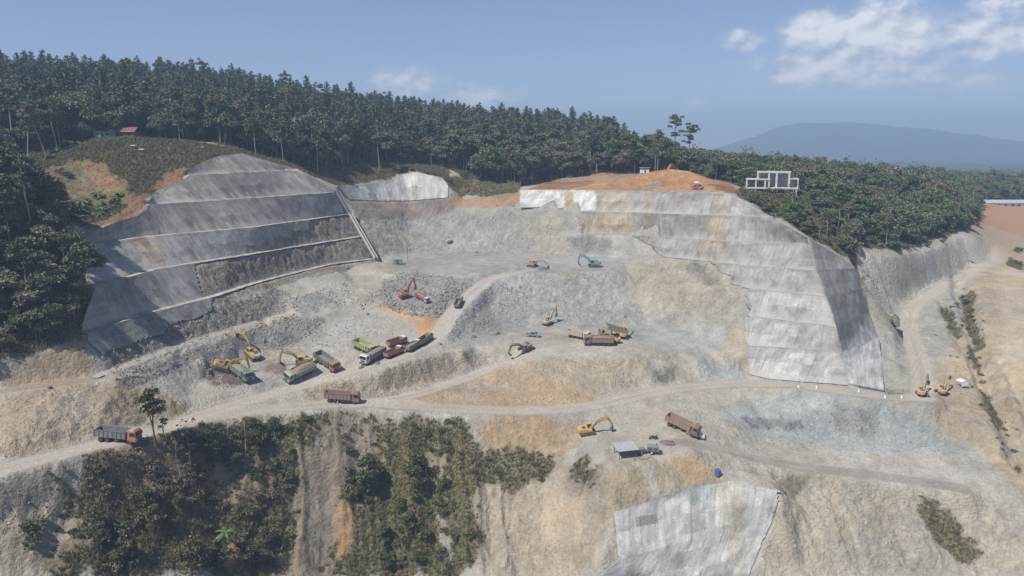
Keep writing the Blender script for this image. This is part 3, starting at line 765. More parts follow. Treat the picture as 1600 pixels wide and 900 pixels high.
def mesh_obj(name, verts, faces, mat=None, parent=None, smooth=False):
    me = bpy.data.meshes.new(name)
    me.from_pydata(verts, [], faces)
    if mat:
        me.materials.append(mat)
    if smooth:
        me.polygons.foreach_set('use_smooth', [True] * len(me.polygons))
    o = bpy.data.objects.new(name, me)
    COL.objects.link(o)
    if parent:
        o.parent = parent
    return o
def np_mesh(name, V, Q, smooth=True):
    me = bpy.data.meshes.new(name)
    V = np.asarray(V, np.float32); Q = np.asarray(Q, np.int32)
    me.vertices.add(len(V)); me.vertices.foreach_set('co', V.ravel())
    k = Q.shape[1]
    me.loops.add(Q.size); me.loops.foreach_set('vertex_index', Q.ravel())
    me.polygons.add(len(Q)); me.polygons.foreach_set('loop_start', np.arange(0, Q.size, k, dtype=np.int32))
    me.polygons.foreach_set('use_smooth', np.full(len(Q), smooth))
    me.update(calc_edges=True)
    return me
def set_col(me, cols, name='Col'):
    a = me.attributes.new(name, 'FLOAT_COLOR', 'POINT')
    a.data.foreach_set('color', np.c_[cols, np.ones(len(cols))].astype(np.float32).ravel())
def set_float(me, v, name):
    a = me.attributes.new(name, 'FLOAT', 'POINT')
    a.data.foreach_set('value', np.asarray(v, np.float32))
def link(name, me, mat=None, parent=None, kind=None, label=None, cat=None, group=None):
    if mat:
        me.materials.append(mat)
    o = bpy.data.objects.new(name, me)
    COL.objects.link(o)
    if parent:
        o.parent = parent
    tag(o, label, cat, group, kind)
    return o
def tag(o, label=None, cat=None, group=None, kind=None):
    for k, v in (('label', label), ('category', cat), ('group', group), ('kind', kind)):
        if v:
            o[k] = v
    return o
def empty(name, loc=(0, 0, 0), rz=0, label=None, cat=None, group=None):
    o = bpy.data.objects.new(name, None)
    o.empty_display_size = .5
    o.location = loc
    o.rotation_euler = (0, 0, rz)
    COL.objects.link(o)
    return tag(o, label, cat, group)

# ------------------------------------------------------------------ sprayed-concrete slopes
WC = np.empty(H.shape + (3,), np.float32); WC[:] = (.30, .30, .292)
def wpaint(pp, col, sm=1.5, a=1.0, rag=.4):
    w, m = soft(pp, sm, rag)
    m = (m * a)[..., None]
    WC[w] = WC[w] * (1 - m) + np.array(col, np.float32) * m
wpaint([(118, 385), (160, 360), (232, 320), (300, 262), (345, 243), (450, 262), (525, 300), (545, 335), (470, 350), (400, 356), (230, 372)], (.262, .252, .238), 1)
wpaint([(440, 262), (470, 268), (530, 302), (545, 335), (450, 350), (440, 300)], (.335, .33, .32), 3, .9)
wpaint([(118, 385), (225, 371), (440, 353), (400, 396), (245, 421), (150, 446)], (.335, .335, .33), 2)
wpaint([(205, 380), (245, 376), (262, 415), (235, 425)], (.44, .375, .29), 2, .9)
wpaint([(200, 373), (235, 370), (235, 382), (205, 388)], (.36, .25, .18), 1, .8)
wpaint([(150, 446), (310, 415), (312, 462), (136, 521)], (.285, .285, .28), 2)
wpaint([(136, 521), (340, 462), (330, 490), (160, 560)], (.245, .245, .237), 2)
wpaint([(260, 345), (420, 325), (420, 340), (260, 368)], (.33, .325, .315), 2, .7)
wpaint([(812, 296), (932, 299), (932, 332), (812, 326)], (.62, .62, .60), 1)
wpaint([(883, 298), (894, 298), (897, 366), (880, 366)], (.42, .32, .20), 1.2, .85, .6)
wpaint([(932, 299), (985, 300), (985, 400), (900, 368), (932, 330)], (.37, .325, .25), 3, .9, .9)
wpaint([(885, 338), (1000, 340), (1000, 402), (960, 398), (885, 366)], (.39, .325, .235), 2.5, .65, .9)
wpaint([(985, 300), (1150, 305), (1200, 340), (1262, 380), (1275, 425), (1110, 418), (990, 400)], (.30, .295, .28), 2)
wpaint([(1011, 312), (1019, 312), (1010, 396), (1002, 396)], (.40, .27, .20), .8, .7, .8)
wpaint([(1118, 305), (1132, 308), (1122, 412), (1096, 410)], (.375, .32, .24), 2.5, .8, .9)
wpaint([(1060, 318), (1110, 320), (1110, 337), (1060, 336)], (.44, .43, .41), 1, .7, .9)
wpaint([(1130, 310), (1150, 306), (1200, 338), (1180, 338), (1130, 332)], (.42, .42, .405), 1, .8, .9)
wpaint([(1140, 345), (1210, 345), (1262, 380), (1270, 420), (1140, 414)], (.315, .322, .32), 2)
wpaint([(1110, 416), (1275, 424), (1292, 465), (1165, 455)], (.335, .33, .32), 1.5)
wpaint([(1165, 455), (1292, 465), (1325, 604), (1170, 590)], (.43, .428, .42), 1.5)
wpaint([(1168, 540), (1315, 552), (1325, 604), (1170, 590)], (.46, .455, .44), 1.5, .8)
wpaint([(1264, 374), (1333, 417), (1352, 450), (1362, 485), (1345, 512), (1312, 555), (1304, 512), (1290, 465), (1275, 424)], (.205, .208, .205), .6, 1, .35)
wpaint([(1352, 512), (1374, 530), (1380, 614), (1322, 606), (1313, 560)], (.42, .435, .44), 1.5, 1)
wpaint([(1330, 412), (1345, 428), (1368, 490), (1358, 490), (1338, 430)], (.46, .36, .29), .8, .8)
wpaint([(955, 800), (1140, 750), (1222, 768), (1180, 900), (900, 910)], (.54, .545, .54), 1)
wpaint([(1112, 758), (1140, 752), (1168, 800), (1165, 900), (1135, 900), (1128, 800)], (.47, .445, .375), 2.0, .75, .8)
wpaint([(1068, 768), (1112, 758), (1124, 782), (1070, 795)], (.42, .465, .48), 1.0, .8)
wpaint([(527, 290), (650, 268), (702, 289), (700, 310), (640, 315), (546, 313)], (.52, .51, .49), 1)
wst = fbm(GA.X * .25, GA.Y * .25, H0 * .08, o=4, g=.6)
WC *= (1 + .20 * fbm(GA.X * .07 + 7, GA.Y * .07, H0 * .07, o=3) + .12 * wst)[..., None]
st_ = sstep(.1, .6, fbm(GA.X * .13 + 60, GA.Y * .13, H0 * .04, o=5, g=.6))[..., None] * .45
WC = WC * (1 - st_) + np.array((.30, .265, .22), np.float32) * st_
WC *= np.array((1.0, .985, .95), np.float32)
WC = np.clip(WC, .03, .62)

SHOT, t, b = new_mat('sprayed_concrete')
b.inputs['Roughness'].default_value = .9; b.inputs['Specular IOR Level'].default_value = .2
at_ = nd(t, 'ShaderNodeAttribute', attribute_name='Col')
uv = nd(t, 'ShaderNodeAttribute', attribute_name='Wall')          # metres along, metres up
def uvn(sx, sy, sc, det, rg):
    m = nd(t, 'ShaderNodeMapping'); m.inputs['Scale'].default_value = (sx, sy, 1)
    t.links.new(uv.outputs['Vector'], m.inputs[0])
    return noise_fac(t, sc, det, rg, m.outputs[0])
v = obj_vec(t)
streak = mrange(t, uvn(1, .07, 1.1, 5, .7), .30, .70, .78, 1.16)
blot = mrange(t, uvn(1, .8, .22, 6, .68), .30, .70, .62, 1.28)
fine = mrange(t, noise_fac(t, 2.6, 3, .7, v), .3, .7, .80, 1.17)
br = nd(t, 'ShaderNodeTexBrick')                                   # lifts of spraying, each a little different
br.inputs['Scale'].default_value = 1.0; br.inputs['Brick Width'].default_value = 7.3; br.inputs['Row Height'].default_value = 4.1; br.inputs['Mortar Size'].default_value = 0.0; br.offset = .37
br.inputs['Color1'].default_value = (.80, .80, .80, 1); br.inputs['Color2'].default_value = (1.14, 1.14, 1.14, 1)
dm = nd(t, 'ShaderNodeVectorMath', operation='ADD')
nz = nd(t, 'ShaderNodeTexNoise'); nz.inputs['Scale'].default_value = .5; nz.inputs['Detail'].default_value = 3
t.links.new(v, nz.inputs['Vector'])
sc_ = nd(t, 'ShaderNodeVectorMath', operation='SCALE'); sc_.inputs['Scale'].default_value = 2.2
t.links.new(nz.outputs['Color'], sc_.inputs[0]); t.links.new(sc_.outputs[0], dm.inputs[0]); t.links.new(uv.outputs['Vector'], dm.inputs[1])
t.links.new(dm.outputs[0], br.inputs['Vector'])
brv = nd(t, 'ShaderNodeSeparateColor'); t.links.new(br.outputs['Color'], brv.inputs[0])
sepu = nd(t, 'ShaderNodeSeparateXYZ'); t.links.new(uv.outputs['Vector'], sepu.inputs[0])      # seep lines below the drain holes
cell = tmath(t, 'FLOOR', tmath(t, 'DIVIDE', sepu.outputs[0], 2.4), 0.0)
row = tmath(t, 'FLOOR', tmath(t, 'DIVIDE', sepu.outputs[1], 9.0), 0.0)
wn1 = nd(t, 'ShaderNodeTexWhiteNoise', noise_dimensions='2D')
cmb = nd(t, 'ShaderNodeCombineXYZ'); t.links.new(cell, cmb.inputs[0]); t.links.new(row, cmb.inputs[1]); t.links.new(cmb.outputs[0], wn1.inputs['Vector'])
fr_ = tmath(t, 'FRACT', tmath(t, 'DIVIDE', sepu.outputs[0], 2.4), 0.0)
du_ = tmath(t, 'ABSOLUTE', tmath(t, 'SUBTRACT', fr_, mrange(t, wn1.outputs['Value'], 0, 1, .25, .75)), 0.0)
seep = tmath(t, 'MULTIPLY', mrange(t, du_, .04, .13, 1, 0, True), mrange(t, uvn(1, .3, .4, 3, .6), .42, .66, 0, 1, True))
seep = mrange(t, tmath(t, 'MULTIPLY', seep, mrange(t, wn1.outputs['Value'], .35, .8, 0, 1)), 0, 1, 1.0, .62)
streak = tmath(t, 'MULTIPLY', streak, seep)
fac = tmath(t, 'MULTIPLY', tmath(t, 'MULTIPLY', streak, blot), tmath(t, 'MULTIPLY', fine, brv.outputs[0]))
sepw = nd(t, 'ShaderNodeSeparateXYZ'); t.links.new(uv.outputs['Vector'], sepw.inputs[0])
dust = tmath(t, 'MULTIPLY', mrange(t, tmath(t, 'ADD', sepw.outputs[2], mrange(t, uvn(1, .25, .35, 4, .65), .25, .75, -.35, .35)), .70, 1.05, 0, .62, True), 1.0)
dmix = nd(t, 'ShaderNodeMix', data_type='RGBA')
t.links.new(dust, dmix.inputs['Factor']); t.links.new(scale_col(t, at_.outputs['Color'], fac), dmix.inputs['A']); dmix.inputs['B'].default_value = (.43, .412, .378, 1)
t.links.new(dmix.outputs['Result'], b.inputs['Base Color'])
bump(t, b, noise_fac(t, 1.6, 4, .65, v), .16)

OUTL, OUTR = (.72, -.25, .66), (-.50, -.52, .69)
DIG = np.full(H.shape, 1e4, np.float32)
BERM_C = (.43, .40, .36); BERM_R = (.37, .36, .34)
TL = np.array((.33, .944)); TR = np.array((.74, -.67))
def along(L, w, T):
    p = np.array(dens_line(list(L), .5))
    c = p[:, :2] @ T
    o = np.argsort(c, kind='stable')
    return np.stack([np.interp(w, c[o], p[o, i]) for i in range(3)], 1)
def loft(name, rows, parent, T=None, nu_step=.7, nv_step=.7, out=.16, keep=None, tint=None, lump=.12, outv=None):
    """a skin of sprayed concrete between polylines (top to bottom), thickened, following the cut"""
    L = max(np.linalg.norm(np.diff(np.array(r), axis=0), axis=1).sum() for r in rows)
    nu = max(4, int(L / nu_step))
    if T is None:
        rr = [resample(r, nu) for r in rows]
    else:
        cs = [np.array(r)[:, :2] @ T for r in rows]
        w = np.linspace(min(c.min() for c in cs), max(c.max() for c in cs), nu)
        rr = [along(r, w, T) for r in rows]
    out_rows = []
    for a, c in zip(rr[:-1], rr[1:]):
        n = max(2, int(np.linalg.norm(a - c, axis=1).max() / nv_step))
        for i in range(n):
            out_rows.append(a + (c - a) * i / n)
    out_rows.append(rr[-1])
    G = np.array(out_rows)                      # nv, nu, 3
    cen_ = G.reshape(-1, 3).mean(0)
    B0 = G.copy()
    if outv is None:
        du = np.gradient(G, axis=1); dv = np.gradient(G, axis=0)
        N = np.cross(du, dv).reshape(-1, 3)
        N[N[:, 2] < 0] *= -1
        N = N.sum(0); N /= np.linalg.norm(N)
    else:
        N = np.array(outv, float); N /= np.linalg.norm(N)
    f3 = lambda s_, o_, k_: fbm(B0[..., 0] * s_ + k_, B0[..., 1] * s_, B0[..., 2] * s_, o=o_)
    G = G + N * (out + lump * f3(.16, 3, 0) + .07 * f3(.7, 2, 0))[..., None]
    G[..., 0] += .16 * f3(.35, 2, 50); G[..., 1] += .16 * f3(.35, 2, 90); G[..., 2] += .16 * f3(.5, 2, 130)
    nv = G.shape[0]
    s = np.r_[0, np.cumsum(np.linalg.norm(np.diff(rr[0], axis=0), axis=1))]
    up = np.cumsum(np.r_[0, np.linalg.norm(np.diff(G.mean(1), axis=0), axis=1)])
    UV = np.stack(np.broadcast_arrays(s[None, :], -up[:, None], (up / max(up[-1], 1e-3))[:, None] * (1.0 if name == 'tier' else 0.0)), -1)
    i = np.arange((nv - 1) * nu).reshape(nv - 1, nu)[:, :-1]
    Q = np.stack([i, i + 1, i + nu + 1, i + nu], -1).reshape(-1, 4)
    Vv = G.reshape(-1, 3)
    if keep is not None:
        cen = Vv[Q].mean(1)
        k = keep(cen) if callable(keep) else GA.get(keep, cen[:, 0], cen[:, 1]) > .5
        Q = Q[k]
    if len(Q):                                  # the land is dug back behind the sprayed layer
        q4 = Vv[Q]
        for a_ in np.linspace(0, 1, 4):
            for b_ in np.linspace(0, 1, 4):
                p_ = (q4[:, 0] * (1 - a_) + q4[:, 1] * a_) * (1 - b_) + (q4[:, 3] * (1 - a_) + q4[:, 2] * a_) * b_
                ii_ = np.clip(np.round((p_[:, 0] - GA.x0) / GA.c).astype(int), 0, GA.nx - 1); jj_ = np.clip(np.round((p_[:, 1] - GA.y0) / GA.c).astype(int), 0, GA.ny - 1)
                np.minimum.at(DIG, (jj_, ii_), (p_[:, 2] - .5).astype(np.float32))
    u, inv = np.unique(Q, return_inverse=True)
    Vk = Vv[u]
    col = GA.get(WC, Vk[:, 0], Vk[:, 1]) if tint is None else np.tile(np.array(tint), (len(Vk), 1)) * (1 + .15 * fbm(Vk[:, 0] * .3, Vk[:, 1] * .3, o=3))[:, None]
    Q2 = inv.reshape(Q.shape)
    if len(Q2) == 0:
        return None
    # winding outwards, then a back skin and a rim so that the layer has thickness
    e = np.cross(Vk[Q2[0, 1]] - Vk[Q2[0, 0]], Vk[Q2[0, 3]] - Vk[Q2[0, 0]])
    if e[2] < 0:
        Q2 = Q2[:, ::-1]
    n0 = len(Vk)
    ed = np.concatenate([Q2[:, [k, (k + 1) % 4]] for k in range(4)])
    ed = ed[ed[:, 0] != ed[:, 1]]
    key = np.sort(ed, 1)
    _u, ix_, cnt = np.unique(key[:, 0].astype(np.int64) * n0 + key[:, 1], return_index=True, return_counts=True)
    rim = ed[ix_[cnt == 1]]
    back = -N * .5
    RV = np.concatenate([np.stack([Vk[e_[0]], Vk[e_[0]] + back, Vk[e_[1]] + back, Vk[e_[1]]]) for e_ in rim]) if len(rim) else np.zeros((0, 3))
    RQ = np.arange(len(RV)).reshape(-1, 4) + n0
    src = np.r_[np.arange(n0), np.repeat(rim, 2, axis=1).ravel() if len(rim) else np.zeros(0, int)].astype(int)
    me = np_mesh(name, np.concatenate([Vk, RV]) + np.array((0, 0, CAMZ)), np.concatenate([Q2, RQ]))
    set_col(me, col[src])
    a = me.attributes.new('Wall', 'FLOAT_VECTOR', 'POINT'); a.data.foreach_set('vector', UV.reshape(-1, 3)[u][src].astype(np.float32).ravel())
    return link(name, me, SHOT, parent)
def shot_slope(label, group_rows, cat='retaining wall', name='shotcrete_slope', keeps=None, bw=2.4, berms=True, T=None, bkeeps=None):
    o = empty(name, (0, 0, 0), 0, label, cat)
    for i, (top, bot) in enumerate(group_rows):
        inner = offset(resample(bot, 40), bw) if berms and bw else np.array(bot)
        loft('tier', [top, inner], o, T, out=.18, keep=None if keeps is None else keeps[i], outv=OUTL)
        if berms and bw and not (berms == 'inner' and i == len(group_rows) - 1):
            loft('berm', [inner, bot], o, T, out=.18, tint=BERM_C, outv=OUTL, keep=None if bkeeps is None else bkeeps[i])
    return o
def K(pp):
    return poly_mask(px_poly(pp)).astype(np.float32)
full = None
k3 = K(K3P)
k4 = K(K4P)
k5 = K(K5P)
left_wall = shot_slope('long grey sprayed-concrete slope of stepped benches left of the pit', [(LW0, LW1), (LW1x, LW2), (LW2x, LW3), (LW3, LW4), (LW4, LW5), (LW5, LW6)], keeps=[None, None, None, k3, k4, k5], T=TL, bkeeps=[None, None, None, None, None, lambda c: c[:, 1] < 170])
RW = [RW0, RW1, RW2, RW3, RW4, RW5, RW6, RW7]
def cut(L, x0):                               # part of a line right of a plan position
    p = resample(L, 120)
    q = p[p[:, 0] >= x0]
    return q if len(q) > 2 else p
def from_left(*steps):                        # keep what lies right of a stepped edge: (px, py, Z) from top to bottom
    q = [pz(*p) for p in steps]
    zz = [p[2] for p in q][::-1]; ww = [np.array(p[:2]) @ TR for p in q][::-1]
    return lambda c: c[:, :2] @ TR >= np.interp(c[:, 2], zz, ww) + .5 * np.sign(np.sin(c[:, 2] * 2.1))
kR = [K([(808, 290), (1230, 290), (1230, 360), (985, 340), (985, 334), (930, 334), (928, 328), (905, 328), (905, 324), (870, 324), (868, 318), (812, 318)]), from_left((900, 331, -26), (902, 366, -35)), from_left((985, 368, -34.6), (1030, 402, -41)),
      from_left((1105, 412, -40), (1114, 430, -43), (1130, 432, -43.2), (1136, 445, -46), (1166, 450, -46.9)), from_left((1166, 452, -46.9), (1167, 496, -55)), None, None]
kR[0] = None
right_wall = empty('shotcrete_slope', (0, 0, 0), 0, 'broad pale sprayed-concrete wall in tiers below the orange plateau, its end turned dark', 'retaining wall')
for i in range(7):
    top, bot = RW[i], RW[i + 1]
    if i == 0:
        bot0 = ml((812, 325, -25.5), (868, 323, -24.9), (872, 326, -25.2), (905, 325, -25), (908, 331, -26), (980, 332, -25.5), (1100, 336, -24.6), (1206, 340, -23.3))
        loft('tier', [top, np.array(bot0)], right_wall, TR, out=.18, outv=OUTR)
        loft('berm', [offset(resample(cut(bot, pz(990, 332, -25.5)[0]), 40), RB), cut(bot, pz(990, 332, -25.5)[0])], right_wall, TR, out=.18, tint=BERM_R, outv=OUTR)
        continue
    if i == 1:
        top = list(RW1) + RWr[1:3]
    if i == 5:
        top = cut(top, resample(bot, 5)[0, 0] - .5)
    inner = offset(resample(bot, 40), RB) if i < 6 else np.array(bot)
    loft('tier', [top, inner], right_wall, TR, out=.18, keep=kR[i], outv=OUTR)
    if i < 6:
        bb = bot if i > 4 else cut(bot, pz(*[(990, 332, -25.5), (1030, 370, -34), (1112, 411, -40), (1168, 452, -46.9), (1168, 495, -54.9)][i])[0])
        loft('berm', [offset(resample(bb, 40), RB), bb], right_wall, TR, out=.18, tint=BERM_R, outv=OUTR)
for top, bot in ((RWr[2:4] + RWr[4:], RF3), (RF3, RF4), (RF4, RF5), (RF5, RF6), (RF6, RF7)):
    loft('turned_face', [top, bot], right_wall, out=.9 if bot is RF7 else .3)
back_wall = empty('shotcrete_slope', (0, 0, 0), 0, 'white sprayed-concrete patch with a stepped top edge below the woods', 'retaining wall')
loft('face', [BW0, BW1], back_wall, out=.3)
low_wall = empty('shotcrete_slope', (0, 0, 0), 0, 'pale blue-grey sprayed-concrete slope at the bottom edge of the picture', 'retaining wall')
kl = K([(958, 799), (1000, 788), (1002, 784), (1040, 776), (1042, 772), (1090, 761), (1092, 757), (1142, 751), (1176, 758), (1180, 766), (1222, 769), (1214, 800), (1205, 822), (1190, 850), (1180, 898), (1160, 1000), (880, 1000), (918, 899), (964, 874)])
kl = blur(kl, 2, 1) + .5 * fbm(GA.X * .9, GA.Y * .9, H0 * .9, o=3)
loft('face', [LS0, LS1, LS2, LS3, LS4], low_wall, nu_step=.45, nv_step=.45, out=.2, keep=(kl > .45).astype(np.float32))
H = np.minimum(H, DIG)
# ------------------------------------------------------------------ the land as meshes
def subset(name, V, Q, cols, rough, keep, kind='structure'):
    q = Q[keep]
    u, inv = np.unique(q, return_inverse=True)
    me = np_mesh(name, V[u], inv.reshape(q.shape))
    set_col(me, cols[u]); set_float(me, rough[u], 'Rough')
    return link(name, me, GROUND, kind=kind)
def polar(rs, ths):
    Rr, T = np.meshgrid(rs, ths, indexing='ij')
    x, y = Rr * np.sin(T), Rr * np.cos(T)
    n, m = Rr.shape
    i = np.arange((n - 1) * m).reshape(n - 1, m)[:, :-1]
    Q = np.stack([i, i + 1, i + m + 1, i + m], -1).reshape(-1, 4)
    return x.ravel(), y.ravel(), Q
# fine land in front of the camera
x, y, Q = polar(np.r_[np.arange(112, 386, .42)], np.linspace(R(-41), R(41), 720))
ok = (x > -213) & (x < 223) & (y > 102) & (y < 398)
V = np.stack([x, y, hz(x, y)], 1)
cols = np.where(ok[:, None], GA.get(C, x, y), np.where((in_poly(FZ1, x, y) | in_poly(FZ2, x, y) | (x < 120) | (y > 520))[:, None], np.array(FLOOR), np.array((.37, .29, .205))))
rgh = np.where(ok, GA.get(RG, x, y), .4)
fr = GA.get(road_m, x, y)[Q].mean(1) > .5
vg = GA.get(VG, x, y)[Q].mean(1) > .5
cy = V[Q].mean(1)
pit = ~fr & ~vg & ((cy[:, 2] < 58) & (cy[:, 1] > 205) & (cy[:, 0] > -90) & (cy[:, 0] < 110))
subset('dirt_road', V, Q, cols, rgh, fr)
subset('quarry_floor', V, Q, cols, rgh, pit)
subset('hillside', V, Q, cols, rgh, vg & ~fr)
subset('ground', V, Q, cols, rgh, ~fr & ~vg & ~pit)
# coarse land all round it, out to the horizon
xs = np.r_[np.linspace(R(-180), R(-41.2), 60), np.linspace(R(-41), R(41), 180), np.linspace(R(41.2), R(180), 60)]
x, y, Q = polar(np.r_[np.linspace(1, 110, 24), 111.9, np.arange(116, 388, 4.0), np.arange(388, 1100, 6.0), np.geomspace(1110, 6500, 30)], xs)
V = np.stack([x, y, hz(x, y)], 1)
ok = (x > -213) & (x < 223) & (y > 102) & (y < 398)
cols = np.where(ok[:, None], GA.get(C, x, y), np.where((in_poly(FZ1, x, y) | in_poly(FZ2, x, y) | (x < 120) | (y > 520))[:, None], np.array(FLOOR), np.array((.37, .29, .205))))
fieldm = (x > 225) & (x < 420) & (y > 380) & (y < 505) & ~in_poly(FZ1, x, y)
cols[fieldm] = (.40, .235, .15)
rr = np.hypot(x, y)[Q].mean(1); tt = np.arctan2(x, y)[Q]
inner = (rr > 112.2) & (rr < 384) & (tt.min(1) > R(-40.9)) & (tt.max(1) < R(40.9))
subset('terrain', V, Q, cols, np.full(len(x), .4), ~inner)
# ------------------------------------------------------------------ vegetation
def leaf_mat(name, cols, rough=.6, trans=.25):
    m, t, b = new_mat(name)
    oi = nd(t, 'ShaderNodeObjectInfo')
    at = nd(t, 'ShaderNodeAttribute', attribute_name='Tone')
    rp = nd(t, 'ShaderNodeValToRGB')
    cr = rp.color_ramp
    while len(cr.elements) < len(cols):
        cr.elements.new(.5)
    for i, c in enumerate(cols):
        cr.elements[i].position = i / (len(cols) - 1); cr.elements[i].color = (*c, 1)
    t.links.new(oi.outputs['Random'], rp.inputs[0])
    t.links.new(scale_col(t, rp.outputs[0], mrange(t, at.outputs['Fac'], 0, 1, .55, 1.5)), b.inputs['Base Color'])
    b.inputs['Roughness'].default_value = rough; b.inputs['Specular IOR Level'].default_value = .25
    return m
def plain_mat(name, col, rough=.8, var=.25, scale=3.0, metal=0.0, spec=.3, bumpd=0):
    m, t, b = new_mat(name)
    b.inputs['Roughness'].default_value = rough; b.inputs['Metallic'].default_value = metal; b.inputs['Specular IOR Level'].default_value = spec
    rgb = nd(t, 'ShaderNodeRGB'); rgb.outputs[0].default_value = (*col, 1)
    tc = nd(t, 'ShaderNodeTexCoord')
    nf = noise_fac(t, scale, 4, .6, tc.outputs['Object'])
    t.links.new(scale_col(t, rgb.outputs[0], mrange(t, nf, .3, .7, 1 - var, 1 + var)), b.inputs['Base Color'])
    if bumpd:
        bump(t, b, nf, bumpd)
    return m
PINE_L = leaf_mat('pine_needles', [(0.074, 0.1, 0.049), (0.097, 0.119, 0.061), (0.084, 0.108, 0.062), (0.121, 0.127, 0.068)])
BROAD_L = leaf_mat('broad_leaves', [(0.095, 0.128, 0.061), (0.128, 0.142, 0.078), (0.169, 0.155, 0.105), (0.108, 0.149, 0.065), (0.196, 0.169, 0.119), (0.081, 0.108, 0.057), (0.23, 0.203, 0.155)])
RIGHT_L = leaf_mat('hillside_leaves', [(0.091, 0.137, 0.055), (0.124, 0.15, 0.068), (0.111, 0.156, 0.065), (0.176, 0.163, 0.098), (0.078, 0.117, 0.052), (0.221, 0.189, 0.137)])
BUSH_G = leaf_mat('bush_leaves', [(.080, .098, .040), (.105, .115, .052), (.140, .130, .070), (.085, .095, .044)])
BUSH_D = leaf_mat('dry_bush_leaves', [(.16, .13, .085), (.20, .165, .115), (.13, .12, .07), (.18, .15, .115)])
GRASS_L = leaf_mat('grass_blades', [(.13, .13, .06), (.18, .155, .085), (.24, .195, .125), (.11, .12, .05)])
PALM_L = leaf_mat('palm_fronds', [(0.054, 0.096, 0.034), (0.084, 0.12, 0.046), (0.072, 0.102, 0.048)])
BARK = plain_mat('bark', (.13, .105, .085), .9, .3)
BARK_P = plain_mat('pale_bark', (.34, .31, .27), .9, .25)

class TB:                                     # gathers leaf cards and limbs
    def __init__(s):
        s.v, s.f, s.t = [], [], []
        s.n = 0
    def quads(s, P, size, flat=.0, aspect=1.6, up=None):
        P = np.asarray(P, float)
        n = len(P)
        a = rng.normal(size=(n, 3)); a[:, 2] *= 1 - flat
        a /= np.linalg.norm(a, axis=1)[:, None]
        c = rng.normal(size=(n, 3)); c[:, 2] *= 1 - flat
        c -= a * (a * c).sum(1)[:, None]
        c /= np.linalg.norm(c, axis=1)[:, None] + 1e-6
        sz = size * rng.uniform(.6, 1.35, n)[:, None]
        A, B = a * sz * .5 * aspect ** .5, c * sz * .5 / aspect ** .5
        # a pointed leaf clump: kite shape
        q = np.stack([P - A, P + B * 1.0 - A * .1, P + A, P - B * 1.0 + A * .15], 1).reshape(-1, 3)
        s.v.append(q); s.t.append(np.repeat(rng.uniform(0, 1, n), 4))
        s.f.append(np.arange(4 * n).reshape(-1, 4) + s.n)
        s.n += 4 * n
    def tube(s, pts, r0, r1, k=5):
        p = np.array(pts, float)
        n = len(p)
        t = np.gradient(p, axis=0); t /= np.linalg.norm(t, axis=1)[:, None]
        ref = np.array((.31, .95, .05))
        e1 = np.cross(t, ref); e1 /= np.linalg.norm(e1, axis=1)[:, None]
        e2 = np.cross(t, e1)
        rr = np.linspace(r0, r1, n)[:, None, None]
        an = np.linspace(0, 2 * math.pi, k, endpoint=False)
        ring = p[:, None] + rr * (e1[:, None] * np.cos(an)[None, :, None] + e2[:, None] * np.sin(an)[None, :, None])
        s.v.append(ring.reshape(-1, 3)); s.t.append(np.full(n * k, .5))
        f = []
        for i in range(n - 1):
            for j in range(k):
                f.append((i * k + j, i * k + (j + 1) % k, (i + 1) * k + (j + 1) % k, (i + 1) * k + j))
        s.f.append(np.array(f) + s.n)
        s.n += n * k
    def mesh(s, name, mat, smooth=False):
        me = np_mesh(name, np.concatenate(s.v), np.concatenate(s.f), smooth)
        set_float(me, np.concatenate(s.t), 'Tone')
        me.materials.append(mat)
        return me
def wob(h, n, a):
    z = np.linspace(0, h, n)
    w = np.cumsum(rng.normal(0, a, (n, 2)), 0); w -= w[0]
    return np.c_[w, z]
def make_pine(h=21, mat=PINE_L, bare=.34):
    tr, cr = TB(), TB()
    p = wob(h, 7, .10)
    tr.tube(p, .24, .05)
    P = []
    z = h * bare
    while z < h:
        t = (z - h * bare) / (h * (1 - bare))
        rad = (3.6 * (1 - t) ** .52 + .3) * rng.uniform(.7, 1.15) * (1 if t > .12 else .7)
        x0, y0 = np.interp(z, p[:, 2], p[:, 0]), np.interp(z, p[:, 2], p[:, 1])
        for k in range(int(6 + 5 * (1 - t))):
            a = rng.uniform(0, 6.28); rr = rad * rng.uniform(.75, 1.1)
            for q in np.linspace(.25, 1, max(2, int(rr * 2.6))):
                P.append((x0 + math.cos(a) * rr * q + rng.normal(0, .15), y0 + math.sin(a) * rr * q + rng.normal(0, .15), z + .25 * rr * q + rng.normal(0, .25)))
        z += rng.uniform(.55, .85)
    P.append((p[-1][0], p[-1][1], h + .2))
    cr.quads(P, .88, .2, 1.7)
    return tr.mesh('trunk', BARK, True), cr.mesh('crown', mat)
def lobes_crown(cr, lobes, dens, size, fill=.5):
    for (x, y, z, rx, rz) in lobes:
        n = max(12, int(dens * rx * rx))
        u = rng.normal(size=(n, 3)); u /= np.linalg.norm(u, axis=1)[:, None]
        u[:, 2] = np.where(u[:, 2] < -.35, -u[:, 2] * .6, u[:, 2])
        rad = np.where(rng.random(n) < fill, rng.uniform(.78, 1.12, n), rng.uniform(.35, .95, n))[:, None]
        cr.quads(np.array((x, y, z)) + u * rad * np.array((rx, rx, rz)), size)
